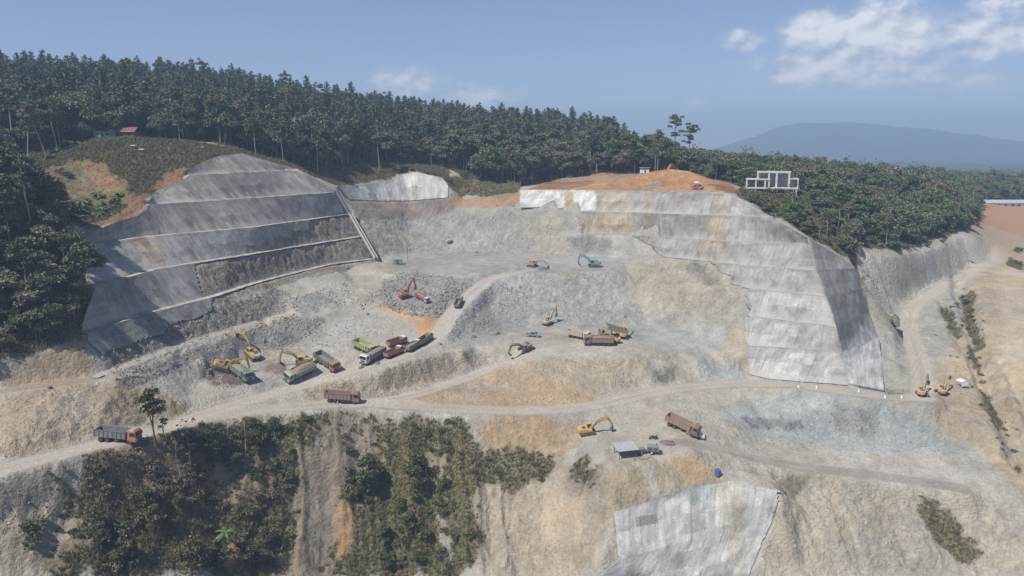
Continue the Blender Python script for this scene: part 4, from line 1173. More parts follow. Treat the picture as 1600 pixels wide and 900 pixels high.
def make_broad(h=13, spread=3.6, mat=BROAD_L, bark=BARK, dens=62, leaf=.62, trunk_frac=.42, nl=7, thin=1.0):
    tr, cr = TB(), TB()
    p = wob(h * .75, 6, .18)
    tr.tube(p, .22, .07)
    lobes = []
    for k in range(nl):
        a = k * 2.4 + rng.uniform(-.4, .4); rr = spread * rng.uniform(.25, .75) * (0 if k == 0 else 1)
        z = h * rng.uniform(trunk_frac, .84) if k else h * .84
        c = (p[-1][0] * .6 + math.cos(a) * rr, p[-1][1] * .6 + math.sin(a) * rr, z)
        lobes.append((*c, spread * rng.uniform(.40, .62), spread * rng.uniform(.30, .50)))
        j = rng.integers(2, 5)
        tr.tube([p[j], (np.array(c) + p[j]) / 2 + np.array((0, 0, .4)), c], .09, .03, 4)
    lobes_crown(cr, lobes, dens * thin, leaf)
    return tr.mesh('trunk', bark, True), cr.mesh('crown', mat)
def make_slim(h=22, mat=BROAD_L):              # tall pale pole with a small broken crown in layers
    tr, cr = TB(), TB()
    p = wob(h, 8, .14)
    tr.tube(p, .26, .06)
    lobes = []
    for k in range(13):
        z = h * rng.uniform(.64, 1.0); a = rng.uniform(0, 6.28); rr = rng.uniform(.8, 3.0) * (1.25 - abs(z / h - .84) * 3)
        x0, y0 = np.interp(z, p[:, 2], p[:, 0]), np.interp(z, p[:, 2], p[:, 1])
        c = (x0 + math.cos(a) * rr, y0 + math.sin(a) * rr, z)
        lobes.append((*c, rng.uniform(.9, 1.7), rng.uniform(.7, 1.2)))
        tr.tube([(x0, y0, z - .8), c], .07, .03, 4)
    lobes_crown(cr, lobes, 60, .55)
    return tr.mesh('trunk', BARK_P, True), cr.mesh('crown', mat)
def make_bare(h=9):
    tr, cr = TB(), TB()
    p = wob(h, 6, .14)
    tr.tube(p, .13, .03)
    for k in range(11):
        z = h * rng.uniform(.45, .97); a = rng.uniform(0, 6.28); L = rng.uniform(1.0, 2.4)
        x0, y0 = np.interp(z, p[:, 2], p[:, 0]), np.interp(z, p[:, 2], p[:, 1])
        cr.tube([(x0, y0, z), (x0 + math.cos(a) * L * .5, y0 + math.sin(a) * L * .5, z + L * .45), (x0 + math.cos(a) * L, y0 + math.sin(a) * L, z + L * .75)], .05, .015, 4)
        cr.quads(np.array((x0 + math.cos(a) * L, y0 + math.sin(a) * L, z + L * .75)) + rng.normal(0, .3, (4, 3)), .45)
    return tr.mesh('trunk', BARK_P, True), cr.mesh('crown', BUSH_D)
def make_palm(h=9, nf=13, L=3.4, mat=PALM_L):
    tr, cr = TB(), TB()
    p = wob(h, 6, .12)
    tr.tube(p, .17, .11)
    top = p[-1]
    for k in range(nf):
        a = k * 2.4; el = rng.uniform(-.1, .9)
        pts = [top + np.array((math.cos(a) * s * L * math.cos(el * .6), math.sin(a) * s * L * math.cos(el * .6), L * (s * math.sin(el) - s * s * .62))) for s in np.linspace(0, 1, 6)]
        sd = np.array((-math.sin(a), math.cos(a), 0))
        for i in range(5):
            w0, w1 = .42 * math.sin(math.pi * (i + .35) / 5.6), .42 * math.sin(math.pi * (i + 1.35) / 6.4)
            for sg in (-1, 1):
                cr.v.append(np.array([pts[i], pts[i + 1], pts[i + 1] + sd * sg * w1 - np.array((0, 0, .22)), pts[i] + sd * sg * w0 - np.array((0, 0, .22))]))
                cr.t.append(np.full(4, rng.uniform(.2, 1))); cr.f.append(np.arange(4)[None] + cr.n); cr.n += 4
    return tr.mesh('trunk', BARK_P, True), cr.mesh('crown', mat)
def make_bush(r=1.4, mat=BUSH_G, dens=150, leaf=.31):
    cr, st = TB(), TB()
    lobes = [(0, 0, r * .55, r * .7, r * .55)]
    for k in range(5):
        a = k * 1.26 + rng.uniform(-.4, .4); d = r * rng.uniform(.35, .75)
        lobes.append((math.cos(a) * d, math.sin(a) * d, r * rng.uniform(.3, .75), r * rng.uniform(.3, .5), r * rng.uniform(.28, .5)))
        st.tube([(0, 0, -.2), (math.cos(a) * d * .9, math.sin(a) * d * .9, r * .5)], .05, .02, 4)
    lobes_crown(cr, lobes, dens, leaf)
    return st.mesh('stem', BARK, True), cr.mesh('foliage', mat)

pines = [make_pine(h) for h in (16, 19, 22, 18, 20, 17)]
broads = [make_broad(12, 3.8, nl=9), make_broad(14, 4.6, nl=10, leaf=.68), make_broad(15.5, 5.0, thin=.85, nl=10, leaf=.68), make_broad(13, 4.0, thin=.7, nl=9), make_broad(17, 4.4, trunk_frac=.5, nl=9)]
rights = [make_broad(8.5, 3.8, RIGHT_L, trunk_frac=.16, nl=10), make_broad(10, 4.2, RIGHT_L, BARK_P, trunk_frac=.18, nl=11), make_broad(7, 3.3, RIGHT_L, trunk_frac=.12, thin=.85, nl=9), make_broad(11, 4.0, BROAD_L, BARK_P, trunk_frac=.25, thin=.75, nl=10)]
slims = [make_slim(20), make_slim(23), make_slim(18)]
palms = [make_palm(8, 13, 2.8), make_palm(10, 14, 3.0), make_palm(6.5, 12, 2.6)]
bananas = [make_palm(1.6, 9, 2.6), make_palm(1.2, 8, 2.2)]
bares = [make_bare(8), make_bare(10), make_bare(6.5)]
bushes = [make_bush(1.3), make_bush(1.7), make_bush(1.0), make_bush(1.5, dens=100)]
drys = [make_bush(1.1, BUSH_D, 95, .28), make_bush(1.5, BUSH_D, 85, .30), make_bush(.85, BUSH_D, 95, .26)]
def plant(name, proto, loc, rz, sc, label, cat, group=None, tilt=(0, 0), parts=('trunk', 'crown')):
    o = empty(name, loc, 0, label, cat, group)
    o.rotation_euler = (tilt[0], tilt[1], rz)
    o.scale = (sc, sc, sc) if isinstance(sc, (int, float)) else sc
    for pn, me in zip(parts, proto):
        c = bpy.data.objects.new(pn, me); COL.objects.link(c); c.parent = o
    return o
def gz(px, py):
    X, Y = ground_px(px, py)
    return (X, Y, float(hz(X, Y)))

# candidates in the woods
cand = []
Yv = 150.0
while Yv < 690:
    sp = 4.3 if Yv < 420 else 5.6
    for Xv in np.arange(-390, 430, sp):
        cand.append((Xv + rng.uniform(-.45, .45) * sp, Yv + rng.uniform(-.45, .45) * sp))
    Yv += sp
cand = np.array(cand)
ang = np.abs(cand[:, 0]) / cand[:, 1]
cand = cand[ang < .80]
in1, in2 = in_poly(FZ1, cand[:, 0], cand[:, 1]), in_poly(FZ2, cand[:, 0], cand[:, 1])
# clearings: the houses on the knoll, the concrete frame
for cx_, cy_, cr_ in ((-168, 303, 9), (-155, 305, 9), (117, 322, 12)):
    in1 &= np.hypot(cand[:, 0] - cx_, cand[:, 1] - cy_) > cr_
in1 &= ~in_poly(np.array([(86, 268), (114, 268), (131, 318), (131, 333), (98, 333)]), cand[:, 0], cand[:, 1])
cand, zone = cand[in1 | in2], np.where(in1, 1, 2)[in1 | in2]
d = np.linalg.norm(cand, axis=1)
tow = cand * ((d - 16) / d)[:, None]
front = ~(in_poly(FZ1, tow[:, 0], tow[:, 1]) | in_poly(FZ2, tow[:, 0], tow[:, 1]))
crest_y = np.interp(cand[:, 0], [-400, -283, -219, -160, -103, -30, 51, 100, 124, 195, 280, 363], [470, 480, 520, 560, 600, 610, 600, 520, 480, 450, 520, 600])
vis = cand[:, 1] < crest_y + 45
cand, zone, d, front, crest_y = cand[vis], zone[vis], d[vis], front[vis], crest_y[vis]
zc = hz(cand[:, 0], cand[:, 1])
hill = sstep(-40, 60, -cand[:, 0] - 40 + (cand[:, 1] - 380) * .9)          # pines on the high ground at the left
rightz = (cand[:, 0] > 78) & (zone == 1)
rnd = rng.random(len(cand))
kind = np.where(rightz, np.where(rnd < .81, 'right', np.where(rnd < .85, 'palm', np.where(rnd < .97, 'bare', 'slim'))), np.where(rnd < .12 + .60 * hill * (cand[:, 1] > 345), 'pine', np.where(rnd < .965, 'broad', 'slim')))
kind = np.where((zone == 2), np.where(rnd < .8, 'broad', np.where(rnd < .9, 'palm', 'slim')), kind)
kind = np.where(~rightz & (zone == 1) & front & (rnd > .80), 'slim', kind)
kind = np.where(~rightz & (zone == 1) & front & (rnd < .09), 'hbare', kind)
score = np.where(front, 1000, 0) / d + 1 / d
PROT = {'pine': pines, 'broad': broads, 'right': rights, 'slim': slims, 'palm': palms, 'bare': bares, 'hbare': [make_bare(13), make_bare(16)]}
LAB = {('pine', 1): ('pine_tree', 'dark conical pine tree of the hill wood', 'tree', 'pines of the hill wood'),
       ('broad', 1): ('broadleaf_tree', 'grey-green broadleaf tree of the hill wood', 'tree', 'broadleaf trees of the hill wood'),
       ('slim', 1): ('pale_trunk_tree', 'tall bare-trunked tree with a small high crown', 'tree', 'pale-trunked trees of the hill wood'),
       ('right', 1): ('hillside_tree', 'round green tree on the slope right of the pale wall', 'tree', 'trees of the right-hand slope'),
       ('palm', 1): ('palm_tree', 'palm among the trees right of the pale wall', 'palm', 'palms of the right-hand slope'),
       ('bare', 1): ('bare_tree', 'leafless grey tree right of the pale wall', 'tree', 'bare trees of the right-hand slope'),
       ('hbare', 1): ('leafless_tree', 'leafless grey tree of the hill wood', 'tree', 'bare trees of the hill wood'),
       ('broad', 2): ('dark_tree', 'dark broadleaf tree in the grove left of the stepped slope', 'tree', 'trees of the left grove'),
       ('slim', 2): ('grove_pole_tree', 'tall pale-trunked tree in the grove left of the stepped slope', 'tree', 'pale trunks of the left grove'),
       ('palm', 2): ('grove_palm', 'palm tree in the dark grove left of the stepped slope', 'palm', 'palms of the left grove')}
single = np.zeros(len(cand), bool)
for (k, z), (nm, lab, cat, grp) in LAB.items():
    idx = np.nonzero((kind == k) & (zone == z))[0]
    idx = idx[np.argsort(-score[idx])][:{('pine', 1): 230, ('broad', 1): 260, ('right', 1): 260, ('broad', 2): 130, ('slim', 1): 80}.get((k, z), 45)]
    single[idx] = True
    for i in idx:
        pr = PROT[k][int(rng.integers(len(PROT[k])))]
        s_ = rng.uniform(.58, 1.18) * (.82 if z == 2 else 1) * (.7 if k == 'palm' else 1.25 if k == 'bare' else 1) * (.58 if k == 'slim' and cand[i, 0] > 78 else 1) * (.72 if k == 'right' and cand[i, 1] < 300 else 1)
        qx = 800 + FPX * cand[i, 0] / cand[i, 1]
        if z == 1 and k in ('pine', 'broad', 'slim', 'hbare'):
            wh = (' above the grassy knoll', ' left') if qx < 360 else (' between the stepped slope and the white patch', ' middle') if qx < 700 else (' behind the brown hollow', ' hollow') if qx < 830 else (' behind the orange plateau', ' plateau')
        elif z == 1:
            wh = (', near the concrete frame', ' near the frame') if qx < 1270 else (', above the cut face', ' above the cut')
        else:
            wh = ('', '')
        plant(nm, pr, (cand[i, 0], cand[i, 1], zc[i] - .2), rng.uniform(0, 6.28), (s_ * rng.uniform(.9, 1.15), s_ * rng.uniform(.9, 1.15), s_), lab + wh[0], cat, grp + wh[1], (rng.normal(0, .03), rng.normal(0, .03)))

def scatter(name, pts, rots, scales, ids, protos, kind='stuff', label=None):
    """one mass of look-alikes: points carrying a turn, a size and which prototype"""
    col = bpy.data.collections.new(name + '_kinds')
    for i, me in enumerate(protos):
        o = bpy.data.objects.new('%s_kind_%02d' % (name, i), me)
        col.objects.link(o)
    me = bpy.data.meshes.new(name)
    me.vertices.add(len(pts)); me.vertices.foreach_set('co', np.asarray(pts, np.float32).ravel())
    a = me.attributes.new('rot', 'FLOAT_VECTOR', 'POINT'); a.data.foreach_set('vector', np.asarray(rots, np.float32).ravel())
    a = me.attributes.new('siz', 'FLOAT_VECTOR', 'POINT'); a.data.foreach_set('vector', np.asarray(scales, np.float32).ravel())
    a = me.attributes.new('idx', 'INT', 'POINT'); a.data.foreach_set('value', np.asarray(ids, np.int32))
    o = bpy.data.objects.new(name, me); COL.objects.link(o)
    tag(o, label, None, None, kind)
    ng = bpy.data.node_groups.new(name, 'GeometryNodeTree')
    ng.interface.new_socket('Geometry', in_out='INPUT', socket_type='NodeSocketGeometry')
    ng.interface.new_socket('Geometry', in_out='OUTPUT', socket_type='NodeSocketGeometry')
    gi, go = ng.nodes.new('NodeGroupInput'), ng.nodes.new('NodeGroupOutput')
    ip = ng.nodes.new('GeometryNodeInstanceOnPoints')
    ci = ng.nodes.new('GeometryNodeCollectionInfo')
    ci.inputs['Collection'].default_value = col; ci.inputs['Separate Children'].default_value = True; ci.inputs['Reset Children'].default_value = True
    ip.inputs['Pick Instance'].default_value = True
    def attr(nm, ty):
        n = ng.nodes.new('GeometryNodeInputNamedAttribute'); n.data_type = ty; n.inputs['Name'].default_value = nm
        return n.outputs[0]
    ng.links.new(gi.outputs[0], ip.inputs['Points']); ng.links.new(ci.outputs[0], ip.inputs['Instance'])
    ng.links.new(attr('idx', 'INT'), ip.inputs['Instance Index'])
    er = ng.nodes.new('FunctionNodeEulerToRotation'); ng.links.new(attr('rot', 'FLOAT_VECTOR'), er.inputs[0])
    ng.links.new(er.outputs[0], ip.inputs['Rotation']); ng.links.new(attr('siz', 'FLOAT_VECTOR'), ip.inputs['Scale'])
    ng.links.new(ip.outputs[0], go.inputs[0])
    md = o.modifiers.new('scatter', 'NODES'); md.node_group = ng
    return o
def joined(name, parts):
    bm = bmesh.new(); mats = []
    for me in parts:
        n0 = len(bm.faces)
        bm.from_mesh(me)
        bm.faces.ensure_lookup_table()
        for f in bm.faces[n0:]:
            f.material_index = len(mats)
        mats.append(me.materials[0])
    m = bpy.data.meshes.new(name); bm.to_mesh(m); bm.free()
    for x_ in mats:
        m.materials.append(x_)
    return m
KO = ['pine', 'broad', 'right', 'slim', 'palm', 'bare', 'hbare']
mass_protos, start = [], {}
for k in KO:
    start[k] = len(mass_protos)
    mass_protos += [joined('%s_whole' % k, p) for p in PROT[k]]
rest = np.nonzero(~single)[0]
# the wood goes on beyond the crest and out over the plain
fx, fy = rng.uniform(-700, 1500, 5200), rng.uniform(560, 1500, 5200)
kf = (np.abs(fx) / fy < .85) & (fy > np.interp(fx, [-400, 0, 100, 200, 400], [900, 900, 560, 500, 520])) & (fx > -50) & ~((fx < 430) & (fy < 510))
fx, fy = fx[kf], fy[kf]
pts = np.c_[np.r_[cand[rest, 0], fx], np.r_[cand[rest, 1], fy], np.r_[zc[rest] - .2, hz(fx, fy) - .3]]
sc_k = np.array([1.25 if k == 'bare' else .6 if (k == 'slim' and x_ > 78) else 1 for k, x_ in zip(kind[rest], cand[rest, 0])])
ids = np.r_[[start[k] + int(rng.integers(len(PROT[k]))) for k in kind[rest]], rng.integers(start['right'], start['right'] + 4, len(fx))]
sc = rng.uniform(.55, 1.18, (len(pts), 1)) * rng.uniform(.92, 1.1, (len(pts), 3)) * np.r_[sc_k, np.full(len(fx), 1.25)][:, None]
rot = np.c_[rng.normal(0, .03, (len(pts), 2)), rng.uniform(0, 6.28, len(pts))]
scatter('forest', pts, rot, sc, ids, mass_protos)
print('TREES single', single.sum(), 'mass', len(pts))
# ------------------------------------------------------------------ growth on the slopes near the camera
def px_in(poly):
    P = np.array(poly, float)
    while True:
        x, y = rng.uniform(P[:, 0].min(), P[:, 0].max()), rng.uniform(P[:, 1].min(), P[:, 1].max())
        if in_poly(P, np.array(x), np.array(y)):
            return x, y
def bush_patch(poly, n, protos, name, label, group, lo=.6, hi=1.3):
    for _ in range(n):
        x_, y_, z_ = gz(*px_in(poly))
        s_ = rng.uniform(lo, hi)
        plant(name, protos[int(rng.integers(len(protos)))], (x_, y_, z_ - .15), rng.uniform(0, 6.28), (s_ * rng.uniform(.85, 1.25), s_ * rng.uniform(.85, 1.25), s_ * rng.uniform(.7, 1.2)), label, 'bush', group, parts=('stem', 'foliage'))
bush_patch([(540, 700), (595, 705), (600, 770), (570, 800), (545, 770)], 16, bushes, 'green_bush', 'dense dark green bush in the clump at the middle of the overgrown slope', 'bushes mid slope', .8, 1.5)
bush_patch([(650, 700), (700, 740), (735, 780), (738, 890), (600, 895), (580, 800)], 34, bushes, 'green_bush', 'green bush on the lower right of the overgrown slope', 'bushes on the lower right of the slope', .6, 1.3)
bush_patch([(640, 650), (715, 655), (735, 690), (720, 720), (660, 690)], 14, bushes, 'green_bush', 'green bush just below the road at the right end of the overgrown slope', 'bushes below the road', .5, 1.0)
bush_patch([(370, 665), (480, 655), (480, 740), (430, 790), (380, 740)], 18, bushes, 'green_bush', 'green bush below the road beside the grey bare strip', 'bushes beside the bare strip', .7, 1.5)
bush_patch([(270, 690), (380, 665), (390, 740), (300, 760)], 8, bushes, 'green_bush', 'bush beside the pale bare trunks below the road', 'bushes by the bare trunks', .6, 1.3)
bush_patch([(120, 800), (240, 770), (280, 830), (250, 900), (100, 900)], 12, bushes, 'green_bush', 'dark bush at the lower left of the overgrown slope', 'bushes lower left', .8, 1.6)
bush_patch([(240, 820), (420, 780), (430, 895), (250, 895)], 12, bushes, 'green_bush', 'dark bush at the bottom edge of the overgrown slope', 'bushes at the bottom edge', .8, 1.6)
bush_patch([(130, 715), (300, 690), (310, 790), (140, 800)], 40, drys, 'dry_bush', 'dry brown bush on the upper left of the overgrown slope', 'dry bushes upper left', .7, 1.4)
bush_patch([(250, 740), (400, 730), (470, 800), (440, 890), (280, 800)], 40, drys, 'dry_bush', 'dry brown bush in the middle of the overgrown slope', 'dry bushes mid slope', .7, 1.3)
bush_patch([(480, 652), (640, 652), (640, 700), (480, 720)], 22, drys, 'dry_bush', 'dry grey-brown bush on the bare strip just below the maroon lorry', 'dry bushes on the bare strip', .4, .9)
bush_patch([(600, 670), (720, 680), (740, 760), (620, 720)], 18, drys, 'dry_bush', 'dry bush among the green ones below the road bend', 'dry bushes among the green', .5, 1.0)
bush_patch([(755, 715), (860, 725), (850, 752), (790, 765), (750, 745)], 16, bushes[2:3] + drys, 'low_bush', 'low olive bush in the dark patch right of the overgrown slope', 'low bushes right of the slope', .5, .9)
bush_patch([(885, 730), (910, 716), (940, 735), (925, 760), (890, 760)], 9, bushes[2:3] + drys, 'low_bush', 'low bush on the grey mound left of the tin shed', 'low bushes by the shed', .4, .8)
bush_patch([(45, 815), (70, 815), (70, 865), (40, 865)], 5, bushes, 'round_bush', 'round green bush alone on the bare tan slope at the left', 'bushes on the tan slope', .8, 1.2)
bush_patch([(70, 740), (110, 735), (115, 815), (90, 830)], 7, bushes, 'small_bush', 'small bush at the left edge of the overgrown slope', 'bushes at the left edge', .4, .8)
bush_patch([(1435, 768), (1468, 790), (1528, 858), (1500, 878), (1460, 830)], 14, drys, 'dry_bush', 'dry brown shrub in the dark streak at the bottom right', 'shrubs bottom right', .4, .8)
bush_patch([(1500, 458), (1520, 460), (1520, 500), (1538, 545), (1525, 548), (1506, 500)], 11, bushes, 'gully_bush', 'bush in the dark gully strip right of the curved road', 'gully bushes', .6, 1.1)
bush_patch([(1468, 478), (1485, 486), (1503, 525), (1498, 533), (1480, 510)], 7, drys, 'gully_shrub', 'dry shrub in the smaller strip beside the gully', 'gully shrubs', .5, 1.0)
bush_patch([(1507, 542), (1520, 548), (1543, 600), (1536, 603)], 7, drys + bushes[2:3], 'gully_bush', 'shrub in the long thin strip above the white canopy', 'strip shrubs', .5, .9)
bush_patch([(1532, 612), (1545, 622), (1562, 660), (1552, 663)], 5, drys, 'gully_shrub', 'dry shrub on the slope below the white canopy', 'shrubs below the canopy', .4, .8)
bush_patch([(1580, 395), (1600, 385), (1600, 422), (1578, 412)], 6, bushes, 'road_bush', 'bush beside the road at the right edge of the picture', 'bushes at the right edge', .8, 1.3)
bush_patch([(90, 300), (185, 305), (190, 318), (150, 350), (95, 345)], 10, bushes, 'knoll_bush', 'green bush below the orange scar on the knoll', 'bushes below the scar', .7, 1.3)
bush_patch([(190, 235), (320, 240), (290, 262), (230, 290), (190, 270)], 16, bushes[:3] + drys, 'knoll_bush', 'small bush on the grassy top of the knoll', 'bushes on the knoll top', .35, .75)
bush_patch([(20, 290), (100, 262), (110, 275), (60, 310), (40, 335)], 12, bushes + drys, 'knoll_bush', 'bush at the left foot of the knoll', 'bushes at the knoll foot', .6, 1.2)
bush_patch([(1340, 385), (1400, 398), (1450, 388), (1500, 366), (1490, 358), (1440, 372), (1380, 375)], 30, drys + bushes[2:3], 'brink_bush', 'grey-brown shrub overhanging the pale cut face by the curved road', 'shrubs above the cut face', .8, 1.5)
bush_patch([(1150, 308), (1185, 322), (1262, 366), (1330, 408), (1330, 400), (1262, 358), (1190, 312)], 40, bushes, 'brink_bush', 'green bush along the top edge of the pale wall', 'bushes along the wall top', .8, 1.4)
bush_patch([(600, 280), (628, 268), (650, 264), (700, 278), (720, 296), (700, 284), (650, 268), (630, 270)], 14, bushes + drys, 'brink_bush', 'bush along the top of the white sprayed patch', 'bushes above the white patch', .6, 1.2)
bush_patch([(1148, 285), (1168, 282), (1172, 302), (1150, 300)], 8, bushes, 'plateau_bush', 'bright green bush between the orange plateau and the concrete frame', 'bushes by the concrete frame', 1.0, 1.7)
bush_patch([(1150, 300), (1235, 300), (1262, 340), (1200, 330)], 40, bushes, 'slope_bush', 'green bush on the slope below the concrete frame', 'bushes below the concrete frame', 1.0, 1.9)
small_trees = [make_broad(6, 2.6, BUSH_G, BARK, 100, .38, .18, 8), make_broad(7.5, 2.8, BUSH_G, BARK, 95, .4, .22, 9), make_broad(5, 2.2, BROAD_L, BARK, 90, .38, .15, 8)]
for poly, n_, lab, grp in (([(120, 790), (260, 750), (420, 770), (420, 895), (100, 895)], 9, 'small dark tree on the lower left of the overgrown slope', 'small trees lower left'), ([(260, 690), (470, 660), (470, 720), (300, 745)], 8, 'small green tree just below the road junction', 'small trees below the junction'),
                          ([(545, 715), (700, 730), (735, 880), (600, 880)], 9, 'small green tree on the right half of the overgrown slope', 'small trees on the right half of the slope')):
    for _ in range(n_):
        x_, y_, z_ = gz(*px_in(poly))
        plant('small_tree', small_trees[int(rng.integers(3))], (x_, y_, z_ - .2), rng.uniform(0, 6.28), rng.uniform(.55, 1.0), lab, 'tree', grp)
bush_patch([(1450, 470), (1500, 440), (1550, 520), (1560, 640), (1510, 640), (1470, 560)], 26, drys + bushes[2:3], 'scrub_bush', 'scattered low scrub on the tan slope right of the curved road', 'scrub right of the road', .3, .9)
bush_patch([(1540, 620), (1590, 660), (1600, 760), (1560, 700)], 14, drys, 'scrub_bush', 'scattered low scrub at the right edge below the canopy', 'scrub at the right edge', .3, .8)
for i in range(24):
    x_, y_, z_ = gz(*px_in([(80, 310), (140, 312), (190, 306), (195, 318), (150, 342), (100, 352)]))
    plant('banana_plant', bananas[i % 2], (x_, y_, z_ - .1), rng.uniform(0, 6.28), rng.uniform(.8, 1.3), 'banana plant with broad drooping leaves below the knoll', 'plant', 'banana plants below the knoll', parts=('stem', 'foliage'))
for i in range(10):
    x_, y_, z_ = gz(*px_in([(75, 235), (110, 228), (150, 218), (150, 224), (110, 238), (80, 248)]))
    plant('banana_plant', bananas[i % 2], (x_, y_, z_ - .1), rng.uniform(0, 6.28), rng.uniform(.7, 1.1), 'banana plant on the ridge left of the green house', 'plant', 'banana plants on the ridge', parts=('stem', 'foliage'))

def tree_px(name, proto, base, top_py, label, cat='tree', tilt=(0, 0), group=None, hproto=10.0, ydist=None):
    if ydist is None:
        x_, y_, z_ = gz(*base)
    else:
        X, Y, Z = py_(base[0], base[1], ydist)
        x_, y_, z_ = X, Y, float(hz(X, Y))
    k1 = ray(base[0], top_py)[1]
    h = max(3.0, k1 * y_ + CAMZ - z_)
    return plant(name, proto, (x_, y_, z_ - .2), rng.uniform(0, 6.28), h / hproto, label, cat, group, tilt)
roadside = make_broad(12, 2.6, BUSH_G, BARK, 60, .55, .5, 8)
tree_px('roadside_tree', roadside, (246, 704), 606, 'tall thin tree with a split crown standing beside the orange-cabbed lorry', hproto=11.2, tilt=(0, -.08))
tree_px('roadside_tree', make_broad(10, 2.0, BUSH_G, BARK, 45, .5, .5, 5), (256, 694), 652, 'small slender tree right of the tall roadside tree', hproto=9.3)
tree_px('leafless_tree', bares[1], (281, 756), 684, 'white bare trunk rising from the brush below the road, left of a pair', hproto=10)
tree_px('leafless_tree', bares[1], (299, 740), 660, 'white bare trunk with side branches, right of a pair below the road', hproto=10)
tree_px('leafless_tree', bares[0], (384, 712), 655, 'pale bare trunk beside the dark bushes right of the white pair', hproto=8)
tree_px('slope_tree', make_broad(7, 3.4, BUSH_G, BARK, 110, .38, .25, 8), (395, 690), 652, 'bushy green tree at the brink below the road junction', hproto=6.8)
tree_px('slope_tree', make_broad(7, 3.2, BUSH_G, BARK, 110, .38, .25, 8), (330, 712), 668, 'dark spreading tree beside the bare trunks', hproto=6.8)
tree_px('slope_tree', make_broad(7, 2.8, BUSH_G, BARK, 110, .38, .2, 8), (575, 760), 712, 'dense green tree in the clump at mid slope', hproto=6.8)
tree_px('slope_tree', make_broad(7, 2.6, BUSH_G, BARK, 110, .38, .2, 8), (655, 748), 708, 'green tree above the grey chute on the slope', hproto=6.8)
tree_px('slope_tree', make_broad(8, 3.0, BUSH_G, BARK, 110, .38, .2, 8), (160, 868), 815, 'large dark tree at the lower left of the slope', hproto=7.8)
tree_px('slope_tree', make_broad(8, 3.0, BUSH_G, BARK, 110, .38, .2, 8), (300, 895), 835, 'large dark tree at the bottom of the slope', hproto=7.8)
tree_px('slope_palm', palms[2], (352, 868), 822, 'palm with arching fronds at the bottom of the slope', 'palm', hproto=7.6)
def make_emergent(h, spread):
    tr, cr = TB(), TB()
    p = wob(h * .94, 8, .16)
    tr.tube(p, .30, .07)
    lobes = []
    for k in range(20):
        z = h * (.60 + .38 * rng.random() ** .8); a = k * 2.4 + rng.uniform(-.5, .5)
        rr = spread * rng.uniform(.15, 1.0) * (1.1 - abs(z / h - .80) * 2.2)
        x0, y0 = np.interp(z - 1.2, p[:, 2], p[:, 0]), np.interp(z - 1.2, p[:, 2], p[:, 1])
        c = (x0 + math.cos(a) * rr, y0 + math.sin(a) * rr, z)
        lobes.append((*c, rng.uniform(1.0, 1.9), rng.uniform(.6, 1.0)))
        tr.tube([(x0, y0, z - 1.4), ((x0 + c[0]) / 2, (y0 + c[1]) / 2, z - .5), c], .09, .03, 4)
    lobes_crown(cr, lobes, 42, .6)
    return tr.mesh('trunk', BARK, True), cr.mesh('crown', PINE_L)
emergent = [make_emergent(28, 4.6), make_emergent(27, 4.8)]
tree_px('emergent_tree', emergent[0], (1050, 262), 176, 'tall dark tree standing clear of the skyline above the orange mound, left of two', hproto=28.6, ydist=392)
tree_px('emergent_tree', emergent[1], (1076, 264), 189, 'tall dark spreading tree on the skyline above the orange mound, right of two', hproto=27.6, ydist=388)
tree_px('emergent_tree', make_emergent(22, 4.2), (946, 262), 180, 'flat-topped tree standing clear of the skyline left of the mound', hproto=22.5, ydist=420)
for bx, by, tp, tl, yd, wh in ((43, 256, 158, -.16, 262, 'leftmost of three leaning trunks above the knoll'), (73, 248, 150, -.2, 266, 'middle one of three leaning trunks above the knoll'), (89, 228, 148, -.06, 276, 'rightmost of three leaning trunks above the knoll'),
                           (443, 262, 185, 0, 312, 'rising just behind the crest of the stepped slope'), (593, 280, 192, 0, 352, 'rising behind the white sprayed patch')):
    tree_px('pale_pole_tree', slims[1], (bx, by), tp, 'tall pale trunk with a small crown, ' + wh, hproto=23.5, tilt=(0, tl), ydist=yd)

# grass over the overgrown ground: nobody could count it
blade = []
for q in range(3):
    tb = TB()
    for k in range(14):
        a = rng.uniform(0, 6.28); L = rng.uniform(.35, .8); c_, s_ = math.cos(a), math.sin(a); w = .05
        r0 = rng.uniform(0, .3); x0, y0 = math.cos(a * 3) * r0, math.sin(a * 3) * r0
        tb.v.append(np.array([(x0 - s_ * w, y0 + c_ * w, -.05), (x0 + s_ * w, y0 - c_ * w, -.05), (x0 + c_ * L * .35 + s_ * w * .7, y0 + s_ * L * .35 - c_ * w * .7, L * .7), (x0 + c_ * L * .7, y0 + s_ * L * .7, L)]))
        tb.t.append(np.full(4, rng.uniform(.2, 1))); tb.f.append(np.arange(4)[None] + tb.n); tb.n += 4
    blade.append(tb.mesh('tuft', GRASS_L))
gp = []
m_veg = (VG > .45) & (np.abs(GA.X) / GA.Y < .76) & (road_m < .1)
jj, ii = np.nonzero(m_veg)
pr = VG[jj, ii] * np.clip(220 / GA.ys[jj], .2, 2) * np.where(in_poly(FZ1, GA.xs[ii], GA.ys[jj]), .12, 1)
sel = rng.choice(len(jj), 52000, replace=False, p=pr / pr.sum())
gx_, gy_ = GA.xs[ii[sel]] + rng.uniform(-.2, .2, 52000), GA.ys[jj[sel]] + rng.uniform(-.2, .2, 52000)
scatter('grass', np.c_[gx_, gy_, hz(gx_, gy_)], np.c_[rng.normal(0, .15, (52000, 2)), rng.uniform(0, 6.28, 52000)], rng.uniform(.5, 1.25, (52000, 1)) * np.ones((1, 3)), rng.integers(0, 3, 52000), blade, label='rough grass and undergrowth on the slopes')

